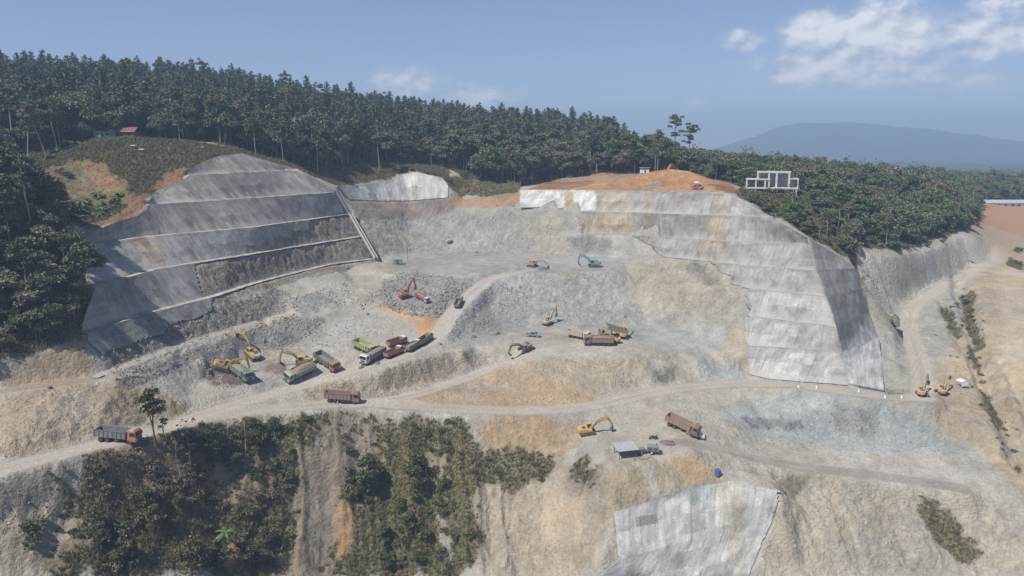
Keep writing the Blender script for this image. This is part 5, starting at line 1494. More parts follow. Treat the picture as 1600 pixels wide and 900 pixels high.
# broken rock lying over the pit floor
ROCK = plain_mat('loose_rock', (.31, .285, .26), .95, .3, 2.0)
ROCKD = plain_mat('dark_rock', (.215, .198, .18), .95, .3, 2.0)
ROCKP = plain_mat('pale_rock', (.36, .335, .30), .95, .2, 2.0)
def rock_mesh(mat):
    bm = bmesh.new(); bmesh.ops.create_icosphere(bm, subdivisions=1, radius=.5)
    sc_ = Vector((rng.uniform(.8, 1.3), rng.uniform(.7, 1.1), rng.uniform(.5, .85)))
    for v_ in bm.verts:
        v_.co = Vector((v_.co.x * sc_.x, v_.co.y * sc_.y, v_.co.z * sc_.z)) * rng.uniform(.75, 1.2)
    me = bpy.data.meshes.new('stone'); bm.to_mesh(me); bm.free(); me.materials.append(mat)
    return me
stones = [rock_mesh(m) for m in (ROCK, ROCK, ROCKD, ROCKP, ROCK)]
rp, rs = [], []
def rubble(poly, n, lo, hi):
    P = px_poly(poly)
    mm = blur(poly_mask(P).astype(np.float32), 4)
    j2, i2 = np.nonzero((mm > .15) & (road_m < .2) & (pad < .3))
    if len(j2) == 0:
        return
    p_ = mm[j2, i2] * np.clip(.35 + PATCH_F[j2, i2] * 1.6, .02, 2)
    s_ = rng.choice(len(j2), n, p=p_ / p_.sum())
    rp.append(np.c_[GA.xs[i2[s_]] + rng.uniform(-.2, .2, n), GA.ys[j2[s_]] + rng.uniform(-.2, .2, n)])
    rs.append(lo + (hi - lo) * rng.random(n) ** 3)
rubble([(560, 482), (600, 440), (640, 425), (750, 440), (700, 500), (600, 478)], 3000, .2, 1.0)
rubble([(600, 470), (700, 480), (690, 500), (620, 485)], 900, .25, 1.1)
rubble([(395, 527), (460, 494), (510, 500), (440, 545), (400, 540)], 1100, .2, .9)
rubble([(455, 470), (540, 440), (560, 470), (470, 495)], 700, .2, .8)
rubble([(165, 598), (300, 548), (460, 494), (470, 500), (400, 535), (250, 585), (215, 602)], 1000, .2, .8)
rubble([(430, 500), (600, 500), (640, 530), (440, 550)], 700, .15, .7)
rubble([(690, 500), (760, 445), (830, 450), (800, 512), (700, 540)], 1500, .15, .8)
rubble([(800, 430), (960, 430), (1000, 470), (1010, 506), (820, 512)], 700, .12, .55)
rubble([(560, 590), (700, 555), (780, 560), (700, 590), (560, 620)], 350, .15, .6)
rubble([(150, 540), (300, 490), (440, 450), (470, 470), (400, 505), (280, 545), (165, 592)], 1200, .2, .7)
rubble([(310, 575), (345, 560), (385, 600), (340, 608)], 350, .2, .8)
rubble([(900, 570), (1060, 560), (1100, 590), (930, 612)], 300, .15, .6)
rubble([(1180, 650), (1400, 650), (1530, 700), (1520, 720), (1200, 690)], 600, .15, .6)
rubble([(0, 640), (200, 610), (290, 640), (0, 720)], 160, .15, .5)
rubble([(0, 750), (110, 720), (90, 800), (0, 850)], 160, .15, .6)
rubble([(1180, 740), (1560, 780), (1560, 890), (1230, 890)], 700, .12, .5)
rubble([(620, 635), (720, 622), (900, 620), (900, 632), (700, 642)], 250, .12, .5)
rubble([(760, 770), (950, 770), (930, 890), (760, 890)], 350, .12, .5)
rp, rs = np.concatenate(rp), np.concatenate(rs)
nr = len(rp)
scatter('rubble', np.c_[rp, hz(rp[:, 0], rp[:, 1]) + rs * .12], rng.uniform(0, 6.28, (nr, 3)), rs[:, None] * np.ones((1, 3)), rng.integers(0, 5, nr), stones, label='broken grey rock strewn over the pit floor')
for bx, by, s_, m_, lab in ((702, 379, 3.4, 3, 'white boulder lying on the rock face at the back of the pit'), (745, 395, 1.8, 2, 'dark boulder at the foot of the back rock face'), (758, 398, 1.6, 3, 'pale boulder beside the dark one at the foot of the back face'),
                        (692, 333, 1.2, 3, 'white block on the ledge at the top of the back face'), (776, 322, 1.6, 3, 'white block below the brown hollow'), (802, 322, 1.6, 3, 'white block left of the white wall'),
                        (542, 420, 1.5, 2, 'dark boulder at the far end of the bench'), (78, 607, 1.4, 2, 'dark boulder on the left bench road'), (740, 527, 2.0, 2, 'black boulder on the slope right of the parked lorries'), (775, 522, 2.4, 2, 'dark rock heap right of the parked lorries'), (575, 492, 1.6, 2, 'dark stone at the edge of the orange streak'),
                        (688, 538, 1.4, 2, 'small dark stone in front of the olive lorry'), (564, 575, 2.2, 0, 'grey boulder on the lip below the lime lorry'), (590, 569, 1.8, 2, 'grey-green stone on the lip below the grey lorry')):
    x_, y_, z_ = gz(bx, by)
    o = link('boulder', rock_mesh([ROCK, ROCK, ROCKD, ROCKP][m_]), None, None, None, lab, 'boulder')
    o.location = (x_, y_, z_ + s_ * .15); o.scale = (s_, s_, s_); o.rotation_euler = (rng.uniform(0, .4), rng.uniform(0, .4), rng.uniform(0, 6))
# ------------------------------------------------------------------ machines
class MB:
    def __init__(s):
        s.v, s.f = [], []
    def box(s, x0, x1, y0, y1, z0, z1, taper=0.0):
        n = len(s.v); t = taper
        s.v += [(x0, y0, z0), (x1, y0, z0), (x1, y1, z0), (x0, y1, z0), (x0 + t, y0 + t, z1), (x1 - t, y0 + t, z1), (x1 - t, y1 - t, z1), (x0 + t, y1 - t, z1)]
        s.f += [tuple(n + i for i in q) for q in ((3, 2, 1, 0), (4, 5, 6, 7), (0, 1, 5, 4), (1, 2, 6, 5), (2, 3, 7, 6), (3, 0, 4, 7))]
        return s
    def prism(s, prof, y0, y1):               # profile in x, z swept across y
        n, k = len(s.v), len(prof)
        s.v += [(x, y0, z) for x, z in prof] + [(x, y1, z) for x, z in prof]
        s.f += [tuple(n + i for i in range(k)), tuple(n + k + i for i in reversed(range(k)))]
        s.f += [(n + i, n + k + i, n + k + (i + 1) % k, n + (i + 1) % k) for i in range(k)]
        return s
    def cyl(s, c, axis, r, h, k=12, r2=None):
        n = len(s.v); r2 = r if r2 is None else r2
        ax = Vector(axis).normalized(); e = ax.orthogonal().normalized(); g = ax.cross(e)
        for d, q in ((-h / 2, r), (h / 2, r2)):
            for i in range(k):
                a = 2 * math.pi * i / k
                p = Vector(c) + ax * d + (e * math.cos(a) + g * math.sin(a)) * q
                s.v.append(tuple(p))
        s.f += [tuple(n + i for i in reversed(range(k))), tuple(n + k + i for i in range(k))]
        s.f += [(n + i, n + (i + 1) % k, n + k + (i + 1) % k, n + k + i) for i in range(k)]
        return s
    def bar(s, a, b, r, k=6):
        a, b = Vector(a), Vector(b)
        return s.cyl((a + b) / 2, b - a, r, (b - a).length, k)
    def quad(s, *p):
        n = len(s.v); s.v += list(p); s.f.append(tuple(range(n, n + len(p))))
        return s
    def build(s, name, mat, parent=None, bev=0.0):
        o = mesh_obj(name, s.v, s.f, mat, parent)
        bm = bmesh.new(); bm.from_mesh(o.data); bmesh.ops.recalc_face_normals(bm, faces=bm.faces)
        if bev:
            bmesh.ops.bevel(bm, geom=[e for e in bm.edges if e.calc_face_angle(0) > .6], offset=bev, segments=1, affect='EDGES', clamp_overlap=True)
        bm.to_mesh(o.data); bm.free()
        return o
_mats = {}
def paint_mat(c, dirt=.35):                    # worn paint with dust on it
    key = tuple(round(x, 3) for x in c) + (dirt,)
    if key in _mats:
        return _mats[key]
    m, t, b = new_mat('worn_paint')
    tc = nd(t, 'ShaderNodeTexCoord')
    mx = nd(t, 'ShaderNodeMix', data_type='RGBA')
    t.links.new(mrange(t, noise_fac(t, 1.6, 5, .65, tc.outputs['Object']), .3, .72, .18, dirt + .42), mx.inputs['Factor'])
    mx.inputs['A'].default_value = (*c, 1); mx.inputs['B'].default_value = (.33, .285, .235, 1)
    t.links.new(mx.outputs['Result'], b.inputs['Base Color'])
    b.inputs['Roughness'].default_value = .55
    _mats[key] = m
    return m
RUBBER = plain_mat('rubber', (.045, .042, .04), .9)
STEEL = plain_mat('dark_steel', (.10, .095, .09), .7)
TRACKM = plain_mat('track_steel', (.14, .12, .10), .85)
GLASS, t, b = new_mat('dark_glass')
b.inputs['Base Color'].default_value = (.03, .04, .05, 1); b.inputs['Roughness'].default_value = .12
LAMP = plain_mat('lamp_lens', (.75, .72, .62), .3)
WHITE = plain_mat('white_paint', (.78, .78, .76), .6, .1)
EARTH = plain_mat('loaded_earth', (.27, .215, .165), .95, .35, 3.0, bumpd=.2)

def heading(px, py, d):                        # world turn of a direction seen as a pixel step on level ground
    X, Y = ground_px(px, py)
    z = float(GA.get(H0, X, Y))
    a, c = pz(px, py, z), pz(px + d[0], py + d[1], z)
    return math.atan2(c[1] - a[1], c[0] - a[0])
def settle(o, px, py, rz, L=3.0, Wd=1.2):      # stand it on the land, tilted with it
    X, Y = ground_px(px, py)
    c, s_ = math.cos(rz), math.sin(rz)
    def h(a, b_):
        return float(hz(X + a * c - b_ * s_, Y + a * s_ + b_ * c))
    f, bk, l, r_ = h(L, 0), h(-L, 0), h(0, Wd), h(0, -Wd)
    fx_ = Vector((2 * L, 0, f - bk)).normalized(); ly = Vector((0, 2 * Wd, l - r_)).normalized()
    up = fx_.cross(ly).normalized(); ly = up.cross(fx_)
    M = Matrix((fx_, ly, up)).transposed()
    o.rotation_euler = (Matrix.Rotation(rz, 3, 'Z') @ M).to_euler()
    corners = [h(L, Wd), h(L, -Wd), h(-L, Wd), h(-L, -Wd)]
    o.location = (X, Y, (f + bk + l + r_ + sum(corners)) / 8 + .02)
    return o
def wheel(parent, x, y, r, w):
    tb = MB().cyl((0, 0, 0), (0, 1, 0), r, w, 16)
    o = tb.build('wheel', RUBBER, parent, .05)
    o.location = (x, y, r)
    rm = MB().cyl((0, math.copysign(w * .5 + .005, y), 0), (0, 1, 0), r * .52, .04, 10).cyl((0, math.copysign(w * .5 + .05, y), 0), (0, 1, 0), r * .18, .08, 8)
    rm.build('rim', STEEL if r > .4 else LAMP, o)
def dump_truck(name, px, py, d, bed_c, cab_c, label, load=None, scale=1.1, roof=None, lift=0.0, group='lorries in the pit'):
    o = empty(name, (0, 0, 0), 0, label, 'truck', group)
    bm_, cm = paint_mat(bed_c, .45), paint_mat(cab_c, .25)
    ch = MB().box(-4.0, 3.7, -.5, -.34, .72, .98).box(-4.0, 3.7, .34, .5, .72, .98)
    for x_ in (-3.6, -2.2, -.8, .8, 2.2):
        ch.box(x_, x_ + .12, -.34, .34, .76, .94)
    ch.box(-.2, .9, .55, 1.1, .5, .95).box(-.2, .6, -1.1, -.55, .5, .95)
    ch.build('chassis', STEEL, o)
    for x_ in (-2.95, -1.6, 3.05):
        for s_ in (-1, 1):
            wheel(o, x_, s_ * (.95 if x_ < 0 else 1.02), .52, .52 if x_ < 0 else .30)
    cab_ = MB().prism([(2.4, .78), (4.12, .62), (4.18, 1.0), (4.14, 1.75), (3.92, 2.72), (3.6, 2.84), (2.45, 2.84), (2.38, 2.7)], -1.2, 1.2).build('cab', cm, o, .07)
    MB().quad((4.165, -1.04, 1.8), (4.165, 1.04, 1.8), (3.965, .98, 2.62), (3.965, -.98, 2.62)).build('windscreen', GLASS, cab_)
    for s_ in (-1, 1):
        MB().box(2.85, 3.85, s_ * 1.205 - .012, s_ * 1.205 + .012, 1.78, 2.5).build('side_window', GLASS, cab_)
        MB().box(4.12, 4.22, s_ * .86 - .2, s_ * .86 + .2, .98, 1.2).build('headlight', LAMP, cab_)
        MB().box(3.95, 4.05, s_ * 1.42 - .1, s_ * 1.42 + .1, 1.75, 2.3).bar((3.98, s_ * 1.2, 2.3), (3.98, s_ * 1.42, 2.25), .03).build('mirror', STEEL, cab_)
    MB().box(4.05, 4.32, -1.2, 1.2, .48, .86).build('bumper', STEEL, cab_, .04)
    MB().box(4.15, 4.2, -.7, .7, 1.05, 1.55).build('grille', STEEL, cab_)
    if roof:
        MB().box(2.45, 3.62, -1.12, 1.12, 2.845, 2.95, .05).build('roof_panel', paint_mat(roof, .1), cab_)
    bed = MB()
    x0, x1, w, z0, z1, th = -4.25, 2.15, 1.25, 1.06, 2.5, .07
    bed.box(x0, x1, -w, w, z0, z0 + .1).box(x0, x1, -w, -w + th, z0 + .1, z1).box(x0, x1, w - th, w, z0 + .1, z1).box(x1 - th, x1, -w + th, w - th, z0 + .1, z1 + .22)
    bed.prism([(x1, z1 + .14), (x1 + .75, z1 + .36), (x1 + .75, z1 + .42), (x1 - th, z1 + .22)], -w * .95, w * .95)
    for x_ in np.linspace(x0 + .1, x1 - .2, 8):
        for s_ in (-1, 1):
            bed.box(x_, x_ + .1, s_ * (w + .04) - .045, s_ * (w + .04) + .045, z0 + .02, z1 - .04)
    for s_ in (-1, 1):
        bed.box(x0, x1, s_ * (w + .03) - .06, s_ * (w + .03) + .06, z1 - .04, z1 + .06)
    bo = bed.build('dump_bed', bm_, o)
    MB().box(x0 - .08, x0 - .005, -w, w, z0 + .02, z1 - .1).box(x0 - .13, x0 - .08, -.9, -.75, z0 + .1, z1 - .2).box(x0 - .13, x0 - .08, .75, .9, z0 + .1, z1 - .2).build('tailgate', bm_, bo)
    if load:
        n_, m_ = 14, 8
        vv, ff = [], []
        for i in range(n_):
            for j in range(m_):
                a, b_ = i / (n_ - 1), j / (m_ - 1)
                hgt = (math.sin(math.pi * a) ** .5 * math.sin(math.pi * b_) ** .6) * load + rng.uniform(-.06, .06)
                vv.append((x0 + th + a * (x1 - x0 - 2 * th), (-w + th) + b_ * 2 * (w - th), z1 - .4 + hgt))
        for i in range(n_ - 1):
            for j in range(m_ - 1):
                ff.append((i * m_ + j, (i + 1) * m_ + j, (i + 1) * m_ + j + 1, i * m_ + j + 1))
        vb = [(x, y, z0 + .1) for x, y, z in vv]
        lo_ = mesh_obj('load', vv, ff, EARTH, bo, True)
    if lift:
        piv = Vector((x0 + .4, 0, z0))
        bo.matrix_local = Matrix.Translation(piv) @ Matrix.Rotation(-lift, 4, 'Y') @ Matrix.Translation(-piv)
        MB().bar((.2, 0, .95), (.4, 0, 2.2), .12).build('hoist', STEEL, o)
    settle(o, px, py, heading(px, py, d))
    o.scale = (scale,) * 3
    return o
YEL = (.62, .36, .045); YEL2 = (.66, .42, .06); LIME = (.36, .43, .10); MAROON = (.20, .06, .05); RUST = (.26, .115, .085); REDC = (.40, .05, .045); NAVY = (.07, .10, .16); ORCAB = (.62, .13, .05); GREENT = (.04, .22, .15); TEALD = (.06, .12, .13); PALEG = (.34, .40, .28); DKGR = (.10, .11, .11); OLV = (.11, .125, .07); CREAM = (.62, .54, .42); WHT = (.74, .74, .72)
dump_truck('dump_truck', 185, 689, (60, 1), NAVY, ORCAB, 'dump truck with a dark blue bed and orange cab on the left road', roof=(.45, .36, .26))
dump_truck('dump_truck', 378, 590, (24, 11), GREENT, GREENT, 'bright green dump truck being filled beside the yellow excavator', load=.7)
dump_truck('dump_truck', 468, 588, (-40, 11), (.25, .27, .19), PALEG, 'loaded dump truck with a pale green cab facing left', load=.9)
dump_truck('dump_truck', 511, 571, (27, 8), TEALD, (.50, .12, .07), 'dump truck with a dark teal bed and red cab')
dump_truck('dump_truck', 535, 629, (40, -.5), RUST, MAROON, 'rust-brown dump truck with a maroon cab on the lower road')
dump_truck('dump_truck', 570, 549, (30, 9), LIME, (.45, .50, .25), 'lime green dump truck parked behind the grey one')
dump_truck('dump_truck', 583, 563, (-35, 13), DKGR, WHT, 'dark grey dump truck with a white cab facing left', load=.5)
dump_truck('dump_truck', 616, 556, (22, -7), REDC, (.45, .10, .08), 'red dump truck with a white cab roof, nearest of the red pair', scale=.82, roof=WHT)
dump_truck('dump_truck', 620, 539, (20, -5), REDC, (.45, .08, .07), 'red dump truck with a white cab roof, farther of the red pair', scale=.82, roof=WHT)
dump_truck('dump_truck', 646, 546, (18, -8), (.13, .095, .08), (.16, .12, .10), 'dark brown dump truck with a white cab roof in the parked row', scale=.82, roof=WHT, load=.4)
dump_truck('dump_truck', 664, 536, (18, -8), OLV, (.12, .14, .08), 'olive green dump truck at the head of the parked row', scale=.85)
dump_truck('dump_truck', 660, 469, (24, 5), REDC, WHT, 'small red truck with a white cab beside the red excavator', scale=.72, load=.5)
dump_truck('dump_truck', 717, 477, (10, -9), (.16, .10, .085), (.15, .09, .08), 'dark brown truck driving up the ramp, seen from behind', scale=.75)
dump_truck('dump_truck', 904, 529, (30, 5), CREAM, WHT, 'cream dump truck with a white cab in the middle yard', scale=.95)
dump_truck('dump_truck', 935, 539, (-45, 0), (.28, .14, .12), MAROON, 'maroon dump truck facing left in front of the cream one', load=.55)
dump_truck('dump_truck', 957, 527, (-40, 1), (.22, .24, .09), (.20, .30, .16), 'olive green dump truck in the middle yard beside the yellow excavator', load=.3, lift=.28)
dump_truck('dump_truck', 1065, 671, (42, 9), (.33, .17, .12), MAROON, 'brown dump truck with a maroon cab in the lower yard')
dump_truck('dump_truck', 1394, 503, (-3, -12), (.12, .11, .14), (.12, .11, .14), 'dark grey truck on the road past the end of the pale wall', load=.5, scale=.85)

def light_truck(name, px, py, d, c, label, canopy=None, scale=1.0, cat='pickup'):
    o = empty(name, (0, 0, 0), 0, label, cat)
    m = paint_mat(c, .2)
    body = MB().prism([(-2.4, .45), (2.45, .45), (2.5, .9), (1.35, 1.05), (.75, 1.7), (-.75, 1.72), (-.95, 1.05), (-2.4, 1.05)], -.85, .85).build('body', m, o, .06)
    MB().quad((1.36, -.72, 1.08), (1.36, .72, 1.08), (.79, .66, 1.66), (.79, -.66, 1.66)).build('windscreen', GLASS, body)
    for s_ in (-1, 1):
        MB().box(-.7, .75, s_ * .855 - .01, s_ * .855 + .01, 1.1, 1.6).build('side_window', GLASS, body)
        MB().box(2.42, 2.53, s_ * .62 - .15, s_ * .62 + .15, .68, .86).build('headlight', LAMP, body)
    MB().box(-2.3, -1.0, -.72, .72, 1.0, 1.1).build('load_bed', STEEL, o)
    for x_ in (-1.5, 1.6):
        for s_ in (-1, 1):
            wheel(o, x_, s_ * .78, .36, .22)
    if canopy:
        cn = MB()
        for x_ in (-2.2, .2):
            for y_ in (-.75, .75):
                cn.bar((x_, y_, 1.0), (x_, y_, 2.3), .03)
        cn.build('canopy_frame', STEEL, o)
        MB().prism([(-2.5, 2.2), (-1.0, 2.75), (.5, 2.3), (.5, 2.36), (-1.0, 2.82), (-2.5, 2.27)], -1.0, 1.0).build('canopy', paint_mat(canopy, .1), o)
    settle(o, px, py, heading(px, py, d), 1.8, .8)
    o.scale = (scale,) * 3
light_truck('pickup_truck', 1085, 681, (40, 3), WHT, 'small white pickup in front of the brown dump truck in the lower yard')
light_truck('pickup_truck', 833, 526, (30, 2), (.05, .26, .33), 'small teal pickup in the middle yard')
light_truck('pickup_truck', 1090, 296, (30, 2), (.35, .08, .10), 'pickup under a white canopy at the edge of the orange plateau', canopy=(.7, .66, .7), scale=1.15)

def poly_arm(parent, name, mat, pts, widths, hw, extra=()):
    """a box-section arm along a side-view centre line: parent frame x forward, z up"""
    P = np.array(pts, float)
    t_ = np.gradient(P, axis=0); t_ /= np.linalg.norm(t_, axis=1)[:, None]
    n_ = np.stack([-t_[:, 1], t_[:, 0]], 1)
    w_ = np.array(widths)[:, None] / 2
    prof = [tuple(q) for q in P + n_ * w_] + [tuple(q) for q in (P - n_ * w_)[::-1]]
    return MB().prism(prof, -hw, hw).build(name, mat, parent, .03)
def excavator(name, px, py, d, c, label, boom=50, stick=-60, buck=-110, track_turn=0.0, scale=1.0, cwt=None, group='excavators at the site'):
    """boom, stick and bucket angles: degrees above level, in the plane of the arm"""
    o = empty(name, (0, 0, 0), 0, label, 'excavator', group)
    m = paint_mat(c, .3); cm = paint_mat(cwt, .3) if cwt else m
    tt = Matrix.Rotation(track_turn, 4, 'Z')
    for s_ in (-1, 1):
        prof = [(-1.75, .0), (1.75, .0)] + [(1.75 + .45 * math.sin(a), .45 - .45 * math.cos(a)) for a in np.linspace(.3, 2.84, 6)] + [(1.75, .9), (-1.75, .9)] + [(-1.75 - .45 * math.sin(a), .45 + .45 * math.cos(a)) for a in np.linspace(.3, 2.84, 6)]
        tr = MB().prism(prof, s_ * 1.15 - .3, s_ * 1.15 + .3)
        for x_ in np.arange(-1.8, 1.85, .3):
            tr.box(x_, x_ + .1, s_ * 1.15 - .31, s_ * 1.15 + .31, .88, .95)
        k_ = tr.build('track', TRACKM, o); k_.matrix_local = tt
        rl = MB()
        for x_ in (-1.75, -.9, 0, .9, 1.75):
            rl.cyl((x_, s_ * 1.47, .42), (0, 1, 0), .24 if abs(x_) < 1.5 else .34, .08, 10)
        rl.build('roller', STEEL, k_)
    u = MB().box(-1.0, 1.0, -.9, .9, .45, .85).cyl((0, 0, .95), (0, 0, 1), .75, .25, 14).build('undercarriage', STEEL, o); u.matrix_local = tt
    hs = MB().box(-1.9, 1.35, -1.3, 1.3, 1.08, 1.3).box(-1.9, .1, -1.3, 1.3, 1.3, 2.15, .05).box(.1, 1.3, -1.3, -.45, 1.3, 1.75, .04).build('house', m, o, .04)
    MB().box(-1.5, -.5, -.7, .5, 2.15, 2.3).cyl((-.9, -.8, 2.45), (0, 0, 1), .07, .55, 8).build('engine_hood', STEEL, hs)
    cwp = MB()
    n0 = len(cwp.v)
    arc = [(-1.9, -1.32)] + [(-1.9 - .85 * math.cos(a), 1.32 * math.sin(a)) for a in np.linspace(-1.35, 1.35, 9)] + [(-1.9, 1.32)]
    cwp.v += [(x, y, 1.12) for x, y in arc] + [(x, y, 2.12) for x, y in arc]
    k = len(arc)
    cwp.f += [tuple(reversed(range(k))), tuple(range(k, 2 * k))] + [(i, (i + 1) % k, k + (i + 1) % k, k + i) for i in range(k)]
    cwp.build('counterweight', cm, o, .05)
    cb = MB().prism([(.05, 1.3), (1.55, 1.3), (1.68, 1.9), (1.35, 2.92), (.15, 2.98), (.05, 2.8)], .32, 1.28).build('cab', m, o, .05)
    MB().quad((1.69, .42, 1.92), (1.69, 1.18, 1.92), (1.38, 1.14, 2.84), (1.38, .46, 2.84)).build('windscreen', GLASS, cb)
    for y_ in (.31, 1.29):
        MB().box(.25, 1.3, y_ - .012, y_ + .012, 1.85, 2.75).build('side_window', GLASS, cb)
    MB().box(.042, .052, .45, 1.15, 1.9, 2.7).build('rear_window', GLASS, cb)
    # arm
    a = R(boom); ex = np.array((math.cos(a), math.sin(a))); up = np.array((-math.sin(a), math.cos(a)))
    p0 = np.array((.95, 1.55))
    L = 5.6
    bpts = [p0, p0 + ex * L * .25 + up * .42, p0 + ex * L * .42 + up * .72, p0 + ex * L * .58 + up * .66, p0 + ex * L]
    bo = poly_arm(o, 'boom', m, bpts, (.5, .7, .85, .7, .36), .24)
    e = bpts[-1]
    a2 = R(stick); sx = np.array((math.cos(a2), math.sin(a2)))
    spts = [e - sx * .75, e, e + sx * 1.2, e + sx * 2.8]
    so = poly_arm(o, 'stick', m, spts, (.3, .62, .42, .26), .19)
    tip = spts[-1]
    a3 = R(buck); bx_ = np.array((math.cos(a3), math.sin(a3))); by_ = np.array((-math.sin(a3), math.cos(a3)))
    bp = [tip + by_ * .12, tip + bx_ * .55 + by_ * .42, tip + bx_ * 1.1 + by_ * .35, tip + bx_ * 1.4 - by_ * .1, tip + bx_ * 1.05 - by_ * .12, tip + bx_ * .75 + by_ * .1, tip + bx_ * .2 - by_ * .15]
    bk = MB().prism([tuple(q) for q in bp], -.55, .55).build('bucket', STEEL, o)
    teeth = MB()
    for y_ in (-.45, -.15, .15, .45):
        q0, q1 = tip + bx_ * 1.38 - by_ * .1, tip + bx_ * 1.5 - by_ * .3
        teeth.bar((q0[0], y_, q0[1]), (q1[0], y_, q1[1]), .05, 4)
    teeth.build('tooth', STEEL, bk)
    cy = MB()
    for y_ in (-.34, .34):
        cy.bar((1.3, y_, 1.25), (bpts[2][0], y_, bpts[2][1]), .08, 8)
    cy.build('boom_cylinder', STEEL, o)
    q0 = bpts[2] + up * .42; q1 = spts[0]
    MB().bar((q0[0], 0, q0[1]), (q1[0], 0, q1[1]), .08, 8).build('stick_cylinder', STEEL, o)
    q0 = spts[1] + np.array((-sx[1], sx[0])) * .38; q1 = tip + by_ * .32
    MB().bar((q0[0], 0, q0[1]), (q1[0], 0, q1[1]), .06, 8).build('bucket_cylinder', STEEL, o)
    rz = heading(px, py, d)
    settle(o, px, py, rz, 1.8, 1.2)
    o.scale = (scale,) * 3
    return o
excavator('excavator', 394, 558, (-40, -10), YEL, 'yellow excavator with its arm raised to the left, farthest left', boom=38, stick=-28, buck=-95, cwt=(.55, .5, .4))
excavator('excavator', 347, 579, (40, -3), (.64, .32, .04), 'orange-yellow excavator arching its arm over the green truck', boom=46, stick=-55, buck=-100)
excavator('excavator', 474, 569, (-40, 3), YEL2, 'yellow excavator with its arm bent down to the left behind the pale green truck', boom=30, stick=-78, buck=-120)
excavator('excavator', 633, 465, (22, -3), (.46, .06, .055), 'red excavator with its arm raised in the rubble', boom=62, stick=-72, buck=-110, scale=.95)
excavator('excavator', 832, 417, (30, 3), (.60, .28, .12), 'orange excavator on the far floor left of the teal one', boom=20, stick=-40, buck=-90, scale=.85)
excavator('excavator', 928, 417, (-40, 0), (.06, .40, .34), 'teal excavator on the far floor reaching left', boom=34, stick=-80, buck=-120)
excavator('excavator', 856, 507, (22, -6), (.58, .46, .30), 'cream excavator with its arm raised to the right', boom=48, stick=-75, buck=-120, scale=.85)
excavator('excavator', 820, 547, (-30, 6), (.26, .18, .11), 'muddy brown excavator with its arm lowered to the left', boom=28, stick=-72, buck=-130, scale=.95)
excavator('excavator', 973, 528, (2, -20), (.66, .38, .06), 'yellow excavator seen from behind with its arm raised straight up', boom=60, stick=20, buck=-40, scale=.85)
excavator('excavator', 959, 535, (-30, -4), (.60, .42, .16), 'dusty yellow excavator partly hidden behind the maroon truck', boom=40, stick=-80, buck=-120, scale=.8)
excavator('excavator', 918, 678, (40, -1), (.70, .42, .05), 'yellow excavator reaching right in the lower yard', boom=26, stick=-62, buck=-115, scale=.92)
excavator('excavator', 1441, 618, (14, -12), (.62, .36, .16), 'orange-beige excavator at the foot of the pale wall, left of two', boom=50, stick=-60, buck=-100, scale=.85, track_turn=.7)
excavator('excavator', 1471, 615, (12, -16), (.66, .36, .09), 'orange excavator at the foot of the pale wall, right of two', boom=40, stick=-20, buck=-80, scale=.85, track_turn=-.6)
# ------------------------------------------------------------------ the site's small things and the buildings
CONC = plain_mat('raw_concrete', (.42, .41, .39), .9, .15, 1.2)
ROOFT = plain_mat('tile_roof', (.22, .10, .065), .9, .3, 2.0)
TIN = plain_mat('tin_sheet', (.46, .46, .44), .5, .12, 1.5, metal=.2)
WOOD = plain_mat('timber', (.22, .16, .11), .9, .25)
def site(name, px, py, d, label, cat, group=None, ydist=None):
    o = empty(name, (0, 0, 0), 0, label, cat, group)
    if ydist is None:
        X, Y = ground_px(px, py)
    else:
        X, Y, _ = py_(px, py, ydist)
    o.location = (X, Y, float(hz(X, Y)))
    o.rotation_euler = (0, 0, d)
    return o
# tin shed and machinery in the lower yard
o = site('tin_shed', 977, 711, .25, 'open shed with a pale tin roof in the lower yard', 'shed')
for x_, y_ in ((-2.2, -1.6), (2.2, -1.6), (2.2, 1.6), (-2.2, 1.6)):
    MB().box(x_ - .07, x_ + .07, y_ - .07, y_ + .07, -.4, 2.1 + (.25 if y_ > 0 else -.15)).build('post', WOOD, o)
for k in range(5):
    MB().quad((-2.7 + k * 1.08, -2.1, 1.95), (-2.7 + (k + 1) * 1.08 - .03, -2.1, 1.95), (-2.7 + (k + 1) * 1.08 - .03, 2.1, 2.45), (-2.7 + k * 1.08, 2.1, 2.45)).build('roof_sheet', TIN, o).modifiers.new('t', 'SOLIDIFY').thickness = .05
MB().box(-2.6, 2.6, -.05, .05, 2.05, 2.15).build('beam', WOOD, o)
def machine(px, py, d, label, s_=1.0, c=(.07, .20, .22)):
    o = site('compressor', px, py, d, label, 'machine')
    m = paint_mat(c, .35)
    MB().box(-1.2, 1.2, -.7, .7, .55, 1.6, .06).build('housing', m, o, .05)
    MB().box(-1.0, -.2, -.71, -.69, .75, 1.35).box(.1, .9, -.71, -.69, .75, 1.35).build('vent', STEEL, o)
    MB().box(-1.3, 1.9, -.1, .1, .42, .55).build('tow_bar', STEEL, o)
    MB().cyl((.6, 0, 1.85), (0, 0, 1), .07, .5, 8).build('exhaust', STEEL, o)
    for y_ in (-.78, .78):
        wheel(o, -.2, y_, .36, .2)
    o.scale = (s_,) * 3
machine(1001, 709, .3, 'small teal compressor beside the tin shed', .9)
machine(1020, 708, -.2, 'larger teal compressor right of the tin shed', 1.25, (.08, .22, .22))
o = site('tarpaulin', 1041, 693, 0, 'purple tarpaulin spread over a heap in the lower yard', 'tarpaulin')
vv, ff = [], []
for i in range(9):
    for j in range(9):
        x_, y_ = (i - 4) * .5, (j - 4) * .36
        vv.append((x_, y_, max(.05, .75 * math.exp(-(x_ * x_ / 2.4 + y_ * y_ / 1.2)) + rng.uniform(-.04, .08))))
for i in range(8):
    for j in range(8):
        ff.append((i * 9 + j, (i + 1) * 9 + j, (i + 1) * 9 + j + 1, i * 9 + j + 1))
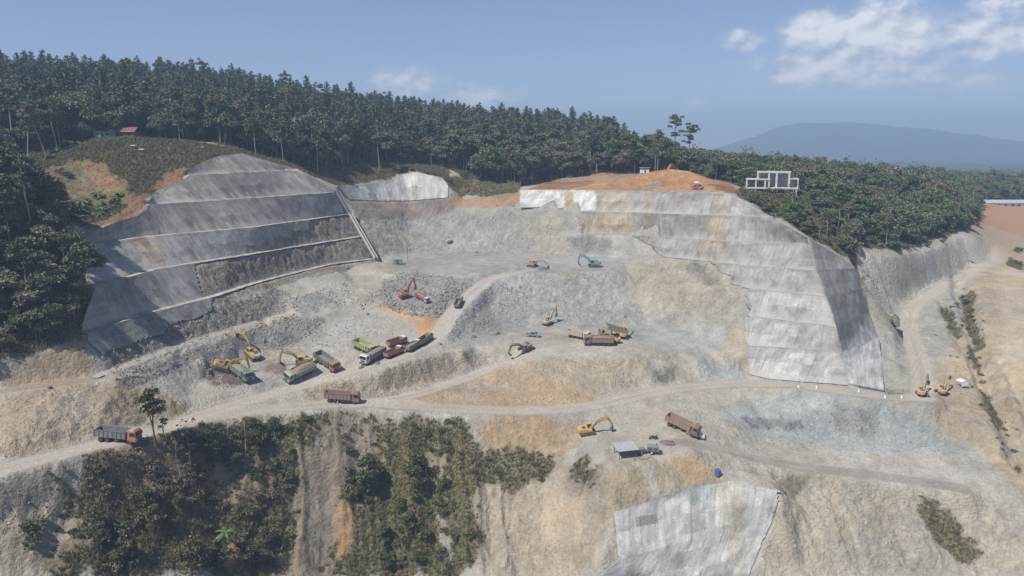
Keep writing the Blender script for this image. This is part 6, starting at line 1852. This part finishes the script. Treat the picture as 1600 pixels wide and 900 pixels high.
mesh_obj('sheet', vv, ff, paint_mat((.11, .07, .14), .1), o, True).modifiers.new('t', 'SOLIDIFY').thickness = .04
o = site('water_tank', 1121, 744, .4, 'blue plastic tank above the lower sprayed slope', 'tank')
MB().cyl((0, 0, .75), (0, 0, 1), .75, 1.5, 16).cyl((0, 0, 1.6), (0, 0, 1), .75, .2, 16, .35).build('barrel', plain_mat('blue_plastic', (.10, .12, .30), .5), o)
MB().cyl((0, 0, 1.75), (0, 0, 1), .25, .12, 10).build('lid', STEEL, o)
def motorbike(px, py, d, label):
    o = site('motorbike', px, py, d, label, 'motorbike')
    for x_ in (-.65, .65):
        w_ = MB().cyl((0, 0, 0), (0, 1, 0), .3, .1, 14).build('wheel', RUBBER, o); w_.location = (x_, 0, .3)
        MB().cyl((0, 0, 0), (0, 1, 0), .17, .11, 10).build('rim', STEEL, w_)
    MB().box(-.3, .3, -.13, .13, .35, .65).bar((.65, 0, .3), (.45, 0, 1.0), .04).bar((-.65, 0, .3), (0, 0, .5), .04).build('frame', STEEL, o)
    MB().box(-.75, .1, -.14, .14, .72, .86).build('seat', RUBBER, o, .03)
    MB().prism([(.0, .6), (.45, .7), (.4, .95), (.1, .92)], -.14, .14).build('fuel_tank', paint_mat((.35, .06, .06), .1), o)
    MB().bar((.43, -.35, 1.03), (.43, .35, 1.03), .025).build('handlebar', STEEL, o)
motorbike(1019, 686, .4, 'motorbike parked above the compressors, left of a pair')
motorbike(1025, 686, 1.1, 'motorbike parked above the compressors, right of a pair')
# scrap timber beside the shed
for k in range(5):
    o = site('plank', 985 + k * 7, 716 + (k % 2) * 2, .3 + k * .9, 'loose plank of the scrap lying in front of the tin shed', 'plank', 'scrap planks by the shed')
    MB().box(-1.0, 1.0, -.1, .1, .02, .1).build('board', WOOD, o)
# canopy and barriers by the pale wall
o = site('canopy_tent', 1503, 605, .2, 'small white canopy near the two excavators at the right', 'canopy')
for x_ in (-1.1, 1.1):
    for y_ in (-.9, .9):
        MB().bar((x_, y_, -.3), (x_, y_, 1.9), .04).build('pole', STEEL, o)
MB().prism([(-1.35, 1.85), (0, 2.35), (1.35, 1.85), (1.35, 1.9), (0, 2.41), (-1.35, 1.9)], -1.1, 1.1).build('roof', WHITE, o)
MB().box(-1.2, 1.2, -1.0, -.96, .5, 1.75).build('side_sheet', WHITE, o)
for qx, qy, wh in ((1248, 606, 'farthest left along the wall foot'), (1276, 607, 'second along the wall foot'), (1342, 612, 'just left of the wall end'), (1383, 622, 'at the wall end'), (1409, 622, 'nearest the excavators')):
    o = site('barrier_post', qx, qy, 0, 'white-footed marker post, ' + wh, 'post')
    MB().cyl((0, 0, .4), (0, 0, 1), .32, .85, 10, .2).build('foot', WHITE, o)
    MB().bar((0, 0, .8), (.1, 0, 2.7), .06, 8).build('pole', STEEL, o)
o = site('pipe_frame', 1398, 617, .1, 'low pipe frame lying between the posts at the wall end', 'frame')
MB().bar((-2.0, 0, .25), (2.2, .2, .3), .07).build('rail', STEEL, o)
MB().bar((-1.8, .9, .2), (2.0, 1.1, 1.2), .06).build('brace', STEEL, o)
MB().bar((-2.0, -.1, 0), (-1.8, 1.0, 1.8), .06).build('upright', STEEL, o)
# flagman below the maroon lorry
PERSON_W = plain_mat('white_shirt', (.75, .74, .70), .8, .05); SKIN = plain_mat('skin', (.30, .18, .12), .7, .05)
o = site('person', 528, 637, 1.2, 'person in white standing by the lower road below the rust-brown truck', 'person')
sk = bpy.data.meshes.new('body')
sv = [(0, 0, .95), (0, 0, 1.2), (0, 0, 1.42), (0, 0, 1.52), (0, .02, 1.66), (.1, 0, .9), (.11, .02, .5), (.12, 0, .06), (.13, .12, .04), (-.1, 0, .9), (-.11, -.02, .5), (-.12, 0, .06), (-.13, .12, .04), (.2, 0, 1.4), (.26, .02, 1.12), (.27, .1, .88), (-.2, 0, 1.4), (-.26, .02, 1.12), (-.27, .1, .88)]
se = [(0, 1), (1, 2), (2, 3), (3, 4), (0, 5), (5, 6), (6, 7), (7, 8), (0, 9), (9, 10), (10, 11), (11, 12), (2, 13), (13, 14), (14, 15), (2, 16), (16, 17), (17, 18)]
sr_ = [.15, .14, .16, .06, .105, .1, .075, .05, .04, .1, .075, .05, .04, .07, .05, .035, .07, .05, .035]
sk.from_pydata(sv, se, [])
sk.materials.append(PERSON_W)
so = bpy.data.objects.new('body', sk); COL.objects.link(so); so.parent = o
md = so.modifiers.new('skin', 'SKIN')
for v_, r_ in zip(sk.skin_vertices[0].data, sr_):
    v_.radius = (r_, r_)
sk.skin_vertices[0].data[0].use_root = True
so.modifiers.new('sub', 'SUBSURF').levels = 1
MB().cyl((0, .02, 1.75), (0, 0, 1), .13, .12, 10, .06).build('helmet', plain_mat('helmet', (.7, .5, .1), .4), o)

# teal cabin on the far floor
o = site('site_cabin', 622, 413, .05, 'teal metal cabin on the far floor at the foot of the drain', 'cabin')
MB().box(-1.7, 1.7, -.9, .9, .35, 2.0).build('wall', paint_mat((.05, .30, .30), .2), o, .03)
MB().prism([(-1.8, 2.0), (1.8, 2.0), (1.75, 2.15), (-1.75, 2.15)], -1.0, 1.0).build('roof', paint_mat((.10, .42, .40), .2), o)
MB().box(-.4, .4, -.93, -.89, .4, 1.8).build('door', STEEL, o)
MB().box(-1.6, 1.6, -.7, -.5, 0, .35).box(-1.6, 1.6, .5, .7, 0, .35).build('skid', STEEL, o)
o = site('lamp_pole', 637, 406, 0, 'thin dark pole standing behind the teal cabin', 'pole')
MB().bar((0, 0, -.3), (0, 0, 5.2), .09, 8).build('shaft', STEEL, o)
MB().box(-.2, .2, -.15, .15, 5.0, 5.3).build('head', STEEL, o)
# heap tipped beside the far orange machine
o = site('dozer_heap', 850, 421, .2, 'dark heap of soil just tipped beside the orange excavator', 'heap')
vv = [(0, 0, 1.0)]; ff = []
for rI, zz in ((1.0, .65), (2.0, -.1)):
    for a in range(12):
        q = rI * rng.uniform(.85, 1.15); vv.append((math.cos(a * math.pi / 6) * q * 1.3, math.sin(a * math.pi / 6) * q, zz + rng.uniform(-.1, .1) * (zz > 0)))
for a in range(12):
    ff += [(0, 1 + a, 1 + (a + 1) % 12), (1 + a, 13 + a, 13 + (a + 1) % 12, 1 + (a + 1) % 12)]
mesh_obj('mound', vv, ff, plain_mat('dark_soil', (.16, .13, .11), .95, .3), o, True)

# drain channel down the corner of the stepped slope
dl = [np.array(p) for p in (LW2[-1], LW3[-1], LW4[-1], LW5[-1])]
dl = [p + np.array((1.0, -1.0, .5 + CAMZ)) for p in dl]
o = empty('drain_channel', tuple(dl[-1]), 0, 'dark straight drain running down the corner of the stepped slope', 'drain')
pts_ = np.array(dens_line(dl, 3.0)) - dl[-1]
for nm, off_, w_, z_, mt in (('channel', 0, .45, .02, STEEL), ('kerb', -.55, .16, .3, CONC), ('kerb', .55, .16, .3, CONC)):
    V_, F_ = [], []
    for p in pts_:
        for sx_ in (-w_, w_):
            V_.append((p[0] + off_ + sx_, p[1], p[2] + z_)); V_.append((p[0] + off_ + sx_, p[1], p[2] - .8))
    for i in range(len(pts_) - 1):
        a = i * 4
        F_ += [(a, a + 4, a + 6, a + 2), (a, a + 1, a + 5, a + 4), (a + 2, a + 6, a + 7, a + 3)]
    mesh_obj(nm, V_, F_, mt, o)

# unfinished concrete frame right of the plateau
o = site('concrete_frame', 1206, 297, -.32, 'unfinished white concrete building frame among the trees right of the plateau', 'building', ydist=322)
o.location.z = CAMZ + py_(1206, 300, 322)[2]
z0 = 0.0
def slab(x0, x1, y0, y1, z, nm='slab', t_=.5):
    MB().box(x0, x1, y0, y1, z, z + t_).build(nm, CONC_W, o)
CONC_W = plain_mat('weathered_concrete', (.55, .55, .52), .9, .15, .8)
slab(-11, 10.5, -4, 4, 1.6)
slab(-11, -1, -4, 4, 5.3)
slab(-6.5, 7.2, -2, 4, 8.3, t_=.5)
for x_ in (-10.6, -6.8, -3, 1.2, 5.5, 9.8):
    for y_ in (-3.6, 3.6):
        MB().box(x_ - .33, x_ + .33, y_ - .33, y_ + .33, -3, 1.6).build('column', CONC_W, o)
for x_ in (-10.6, -6.8, -3, -1.4):
    for y_ in (-3.6, 3.6):
        MB().box(x_ - .33, x_ + .33, y_ - .33, y_ + .33, 2.1, 5.3).build('column', CONC_W, o)
for x_ in (-6.2, -1.6):
    for y_ in (-1.7, 3.6):
        MB().box(x_ - .33, x_ + .33, y_ - .33, y_ + .33, 5.8, 8.3).build('column', CONC_W, o)
for x_ in (1.6, 6.7):
    for y_ in (-1.7, 3.6):
        MB().box(x_ - .4, x_ + .4, y_ - .4, y_ + .4, 2.1, 8.3).build('column', CONC_W, o)
MB().box(6.9, 10.6, -2.0, -1.5, 5.6, 6.1).box(6.9, 10.6, 3.4, 3.9, 5.6, 6.1).build('beam', CONC_W, o)
for y_ in (-1.75, 3.65):
    MB().box(10.1, 10.6, y_ - .25, y_ + .25, 1.95, 5.6).build('column', CONC_W, o)
for x0_, x1_, z0_, z1_ in ((-10.4, -7.0, -3, 1.55), (-6.6, -3.2, -3, 1.55), (1.4, 5.3, -3, 1.55), (5.7, 9.6, -3, 1.55), (-10.4, -7.0, 2.0, 4.2), (-2.8, -1.6, 2.0, 5.2), (1.9, 6.4, 2.0, 4.4)):
    MB().box(x0_, x1_, 3.3, 3.55, z0_, z1_).build('wall_panel', CONC, o)
for x0_, x1_, y_, z0_, z1_ in ((-6.4, -3.4, 3.0, 2.12, 5.28), (6.9, 9.7, 3.0, 2.12, 5.5), (-1.2, 1.1, 3.1, 2.12, 8.2), (-5.8, -2.0, 3.2, 5.82, 8.25), (2.1, 6.2, 3.2, 4.5, 8.25)):
    MB().box(x0_, x1_, y_, y_ + .25, z0_, z1_).build('wall_panel', CONC, o)
MB().box(-6.6, 7.3, -2.15, -1.9, 8.25, 9.2).build('parapet', CONC_W, o)
MB().box(-11.1, -.9, -4.1, -3.9, 5.25, 5.8).build('parapet', CONC_W, o)
MB().box(-11.1, 10.6, -4.12, -3.95, 1.5, 2.05).build('parapet', CONC_W, o)
slab(7.3, 10.5, -1.6, 3.5, 5.62, 'slab', .3)

# white hut and red tarpaulin on the plateau
o = site('white_hut', 1007, 270, .1, 'small white hut at the wood edge behind the orange plateau', 'hut', ydist=357)
MB().box(-1.9, 1.9, -1.3, 1.3, 0, 2.1).build('wall', WHITE, o)
MB().box(-2.4, 2.4, -1.7, 1.7, 2.5, 2.75).build('roof', TIN, o)
for x_ in (-1.8, 1.8):
    MB().box(x_ - .08, x_ + .08, -1.25, -1.1, 2.1, 2.5).build('post', CONC, o)
MB().box(-.4, .4, -1.33, -1.29, .05, 1.8).build('door', WOOD, o)
o = site('red_tarpaulin', 1049, 266, .2, 'red tarpaulin shelter on top of the orange mound', 'shelter', ydist=343)
MB().prism([(-1.9, .2), (-.4, 2.4), (.3, 2.4), (1.9, .3), (1.75, .25), (.25, 2.3), (-.35, 2.3), (-1.75, .15)], -1.2, 1.2).build('sheet', paint_mat((.50, .06, .05), .05), o)
MB().bar((0, 0, -.3), (0, 0, 2.35), .06).build('pole', WOOD, o)
# two houses behind the knoll
o = site('green_house', 164, 214, .1, 'small green-walled house under the trees behind the knoll', 'house', ydist=292)
MB().box(-3.2, 3.2, -2.3, 2.3, 0, 2.7).build('wall', plain_mat('green_wall', (.16, .36, .28), .8, .1), o)
MB().prism([(-3.7, 2.6), (0, 4.1), (3.7, 2.6), (3.7, 2.75), (0, 4.3), (-3.7, 2.75)], -2.8, 2.8).build('roof', ROOFT, o)
w_ = MB().box(-2.2, -1.0, -2.33, -2.29, 1.0, 2.0).build('window', GLASS, o); MB().box(-2.3, -.9, -2.36, -2.33, .88, 1.0).build('sill', WHITE, w_)
w_ = MB().box(1.2, 2.4, -2.33, -2.29, 1.0, 2.0).build('window', GLASS, o); MB().box(1.1, 2.5, -2.36, -2.33, .88, 1.0).build('sill', WHITE, w_)
MB().box(-.45, .45, -2.33, -2.29, .05, 2.1).build('door', WOOD, o)
o = site('brown_house', 197, 212, .0, 'long brown wooden house with a pale eave behind the knoll', 'house', ydist=298)
MB().box(-4.5, 4.5, -2.5, 2.5, 0, 2.9).build('wall', plain_mat('brown_wall', (.20, .13, .10), .85, .2), o)
MB().prism([(-2.9, 2.8), (0, 4.5), (2.9, 2.8), (2.9, 2.95), (0, 4.7), (-2.9, 2.95)], -5.0, 5.0).build('roof', ROOFT, o).rotation_euler = (0, 0, math.pi / 2)
MB().box(-5.0, 5.0, -3.05, -2.95, 2.75, 3.0).build('eave', plain_mat('pale_eave', (.5, .45, .38), .8), o)
for x_ in (-2.6, 2.4):
    w_ = MB().box(x_ - .6, x_ + .6, -2.53, -2.49, 1.0, 2.1).build('window', GLASS, o); MB().box(x_ - .7, x_ + .7, -2.57, -2.53, .88, 1.0).build('sill', WOOD, w_)
MB().box(-.5, .5, -2.53, -2.49, .05, 2.1).build('door', WOOD, o)
for q, (x_, y_, d_, wh) in enumerate(((206, 229, -.5, 'left one of two on the knoll'), (219, 234, -.5, 'right one of two on the knoll'))):
    o = site('white_slab', x_, y_ + 1, d_, 'long white slab lying in the grass, ' + wh, 'slab')
    MB().box(-2.6, 2.6, -.4, .4, .15, .55).build('block', CONC_W, o, .05)
    MB().box(-2.0, -1.6, -.3, .3, -.3, .15).box(1.6, 2.0, -.3, .3, -.3, .15).build('bearer', WOOD, o)
o = site('white_slab', 311, 231, .05, 'short white slab near the crest of the stepped slope', 'slab')
MB().box(-1.8, 1.8, -.3, .3, .1, .45).build('block', CONC_W, o, .05)
MB().box(-1.4, -1.1, -.25, .25, -.3, .1).box(1.1, 1.4, -.25, .25, -.3, .1).build('bearer', WOOD, o)
# long white building at the right edge
o = site('long_building', 1580, 321, .04, 'long low white building above the brown field at the right edge', 'building', ydist=488)
o.location.z = CAMZ + py_(1580, 322, 488)[2]
MB().box(-23, 30, -4, 4, -1, 2.3).build('wall', WHITE, o)
MB().prism([(-5, 2.3), (0, 4.0), (5, 2.3), (5, 2.5), (0, 4.25), (-5, 2.5)], -31, 24).build('roof', plain_mat('blue_roof', (.38, .44, .47), .6, .1, .3), o).rotation_euler = (0, 0, math.pi / 2)
for x_ in np.arange(-20, 29, 4.5):
    w_ = MB().box(x_ - .8, x_ + .8, -4.04, -3.99, .4, 1.5).build('window', GLASS, o)
    MB().box(x_ - .9, x_ + .9, -4.1, -4.04, .28, .4).build('sill', CONC, w_)
# bundle of reinforcing mesh on the lower slope
X, Y = ground_px(1010, 818)
o = empty('rebar_mesh', (X, Y, float(GA.get(DIG, X, Y)) + .8 + CAMZ if GA.get(DIG, X, Y) < 500 else float(hz(X, Y)) + .4), 0, 'dark reinforcing mesh hung on the lower pale slope', 'mesh')
o.rotation_euler = (R(52), 0, R(18))
for k in range(7):
    MB().bar((-2.7, -.9 + k * .3, .05), (2.7, -.9 + k * .3, .05), .018, 4).build('bar', STEEL, o)
for k in range(15):
    MB().bar((-2.6 + k * .37, -1.0, .12), (-2.6 + k * .37, 1.0, .12), .018, 4).build('cross_bar', STEEL, o)
# ------------------------------------------------------------------ the far mountain and the air
prof = [(1040, 247), (1100, 236), (1135, 227), (1160, 218), (1190, 210), (1212, 200), (1232, 194), (1262, 192), (1290, 193), (1330, 190), (1380, 196), (1440, 201), (1500, 208), (1560, 216), (1620, 224), (1720, 236), (1850, 246)]
MY = 5200.0
tops = [py_(a, c, MY) for a, c in prof]
tx = np.array([p[0] for p in tops]); tz = np.array([p[2] for p in tops])
mx = np.linspace(tx[0], tx[-1], 420); my = np.r_[np.linspace(MY - 1500, MY, 50), np.linspace(MY + 40, MY + 1200, 20)]
GX, GY = np.meshgrid(mx, my)
ridge = np.interp(GX, tx, tz) + 8 * fbm(GX / 120., GX * 0, o=4, g=.62) * (np.interp(GX, tx, tz) > 10)
q = 1 - np.abs(GY - MY) / 1500
GZ = -70 + (ridge + 70) * np.clip(q, 0, 1) ** 1.15
nn = fbm(GX / 300., GY / 300., o=5, g=.55)
GZ = GZ + np.where(q < .985, np.abs(nn) * -75 * np.clip(1 - q, 0, 1) ** .5 * (GZ > -60), 0) + fbm(GX / 40., GY / 120., o=3) * 5 * (ridge > 0)
n_, m_ = GX.shape
i = np.arange((n_ - 1) * m_).reshape(n_ - 1, m_)[:, :-1]
me = np_mesh('mountain', np.stack([GX, GY, GZ + CAMZ], -1).reshape(-1, 3), np.stack([i, i + 1, i + m_ + 1, i + m_], -1).reshape(-1, 4))
link('mountain', me, plain_mat('far_forest', (.05, .065, .04), .95, .3, .004), kind='structure')

HZ, t, b = new_mat('haze_air')
t.nodes.remove(b)
pv = nd(t, 'ShaderNodeVolumePrincipled')
pv.inputs['Color'].default_value = (.52, .73, 1.0, 1)
pv.inputs['Density'].default_value = HAZE
pv.inputs['Anisotropy'].default_value = 0.0
t.links.new(pv.outputs[0], t.nodes['Material Output'].inputs['Volume'])
hb = MB().box(-6600, 6600, -6600, 6600, -45, 345).build('haze', HZ)
tag(hb, 'thin blue haze filling the air over the whole valley', None, None, 'stuff')
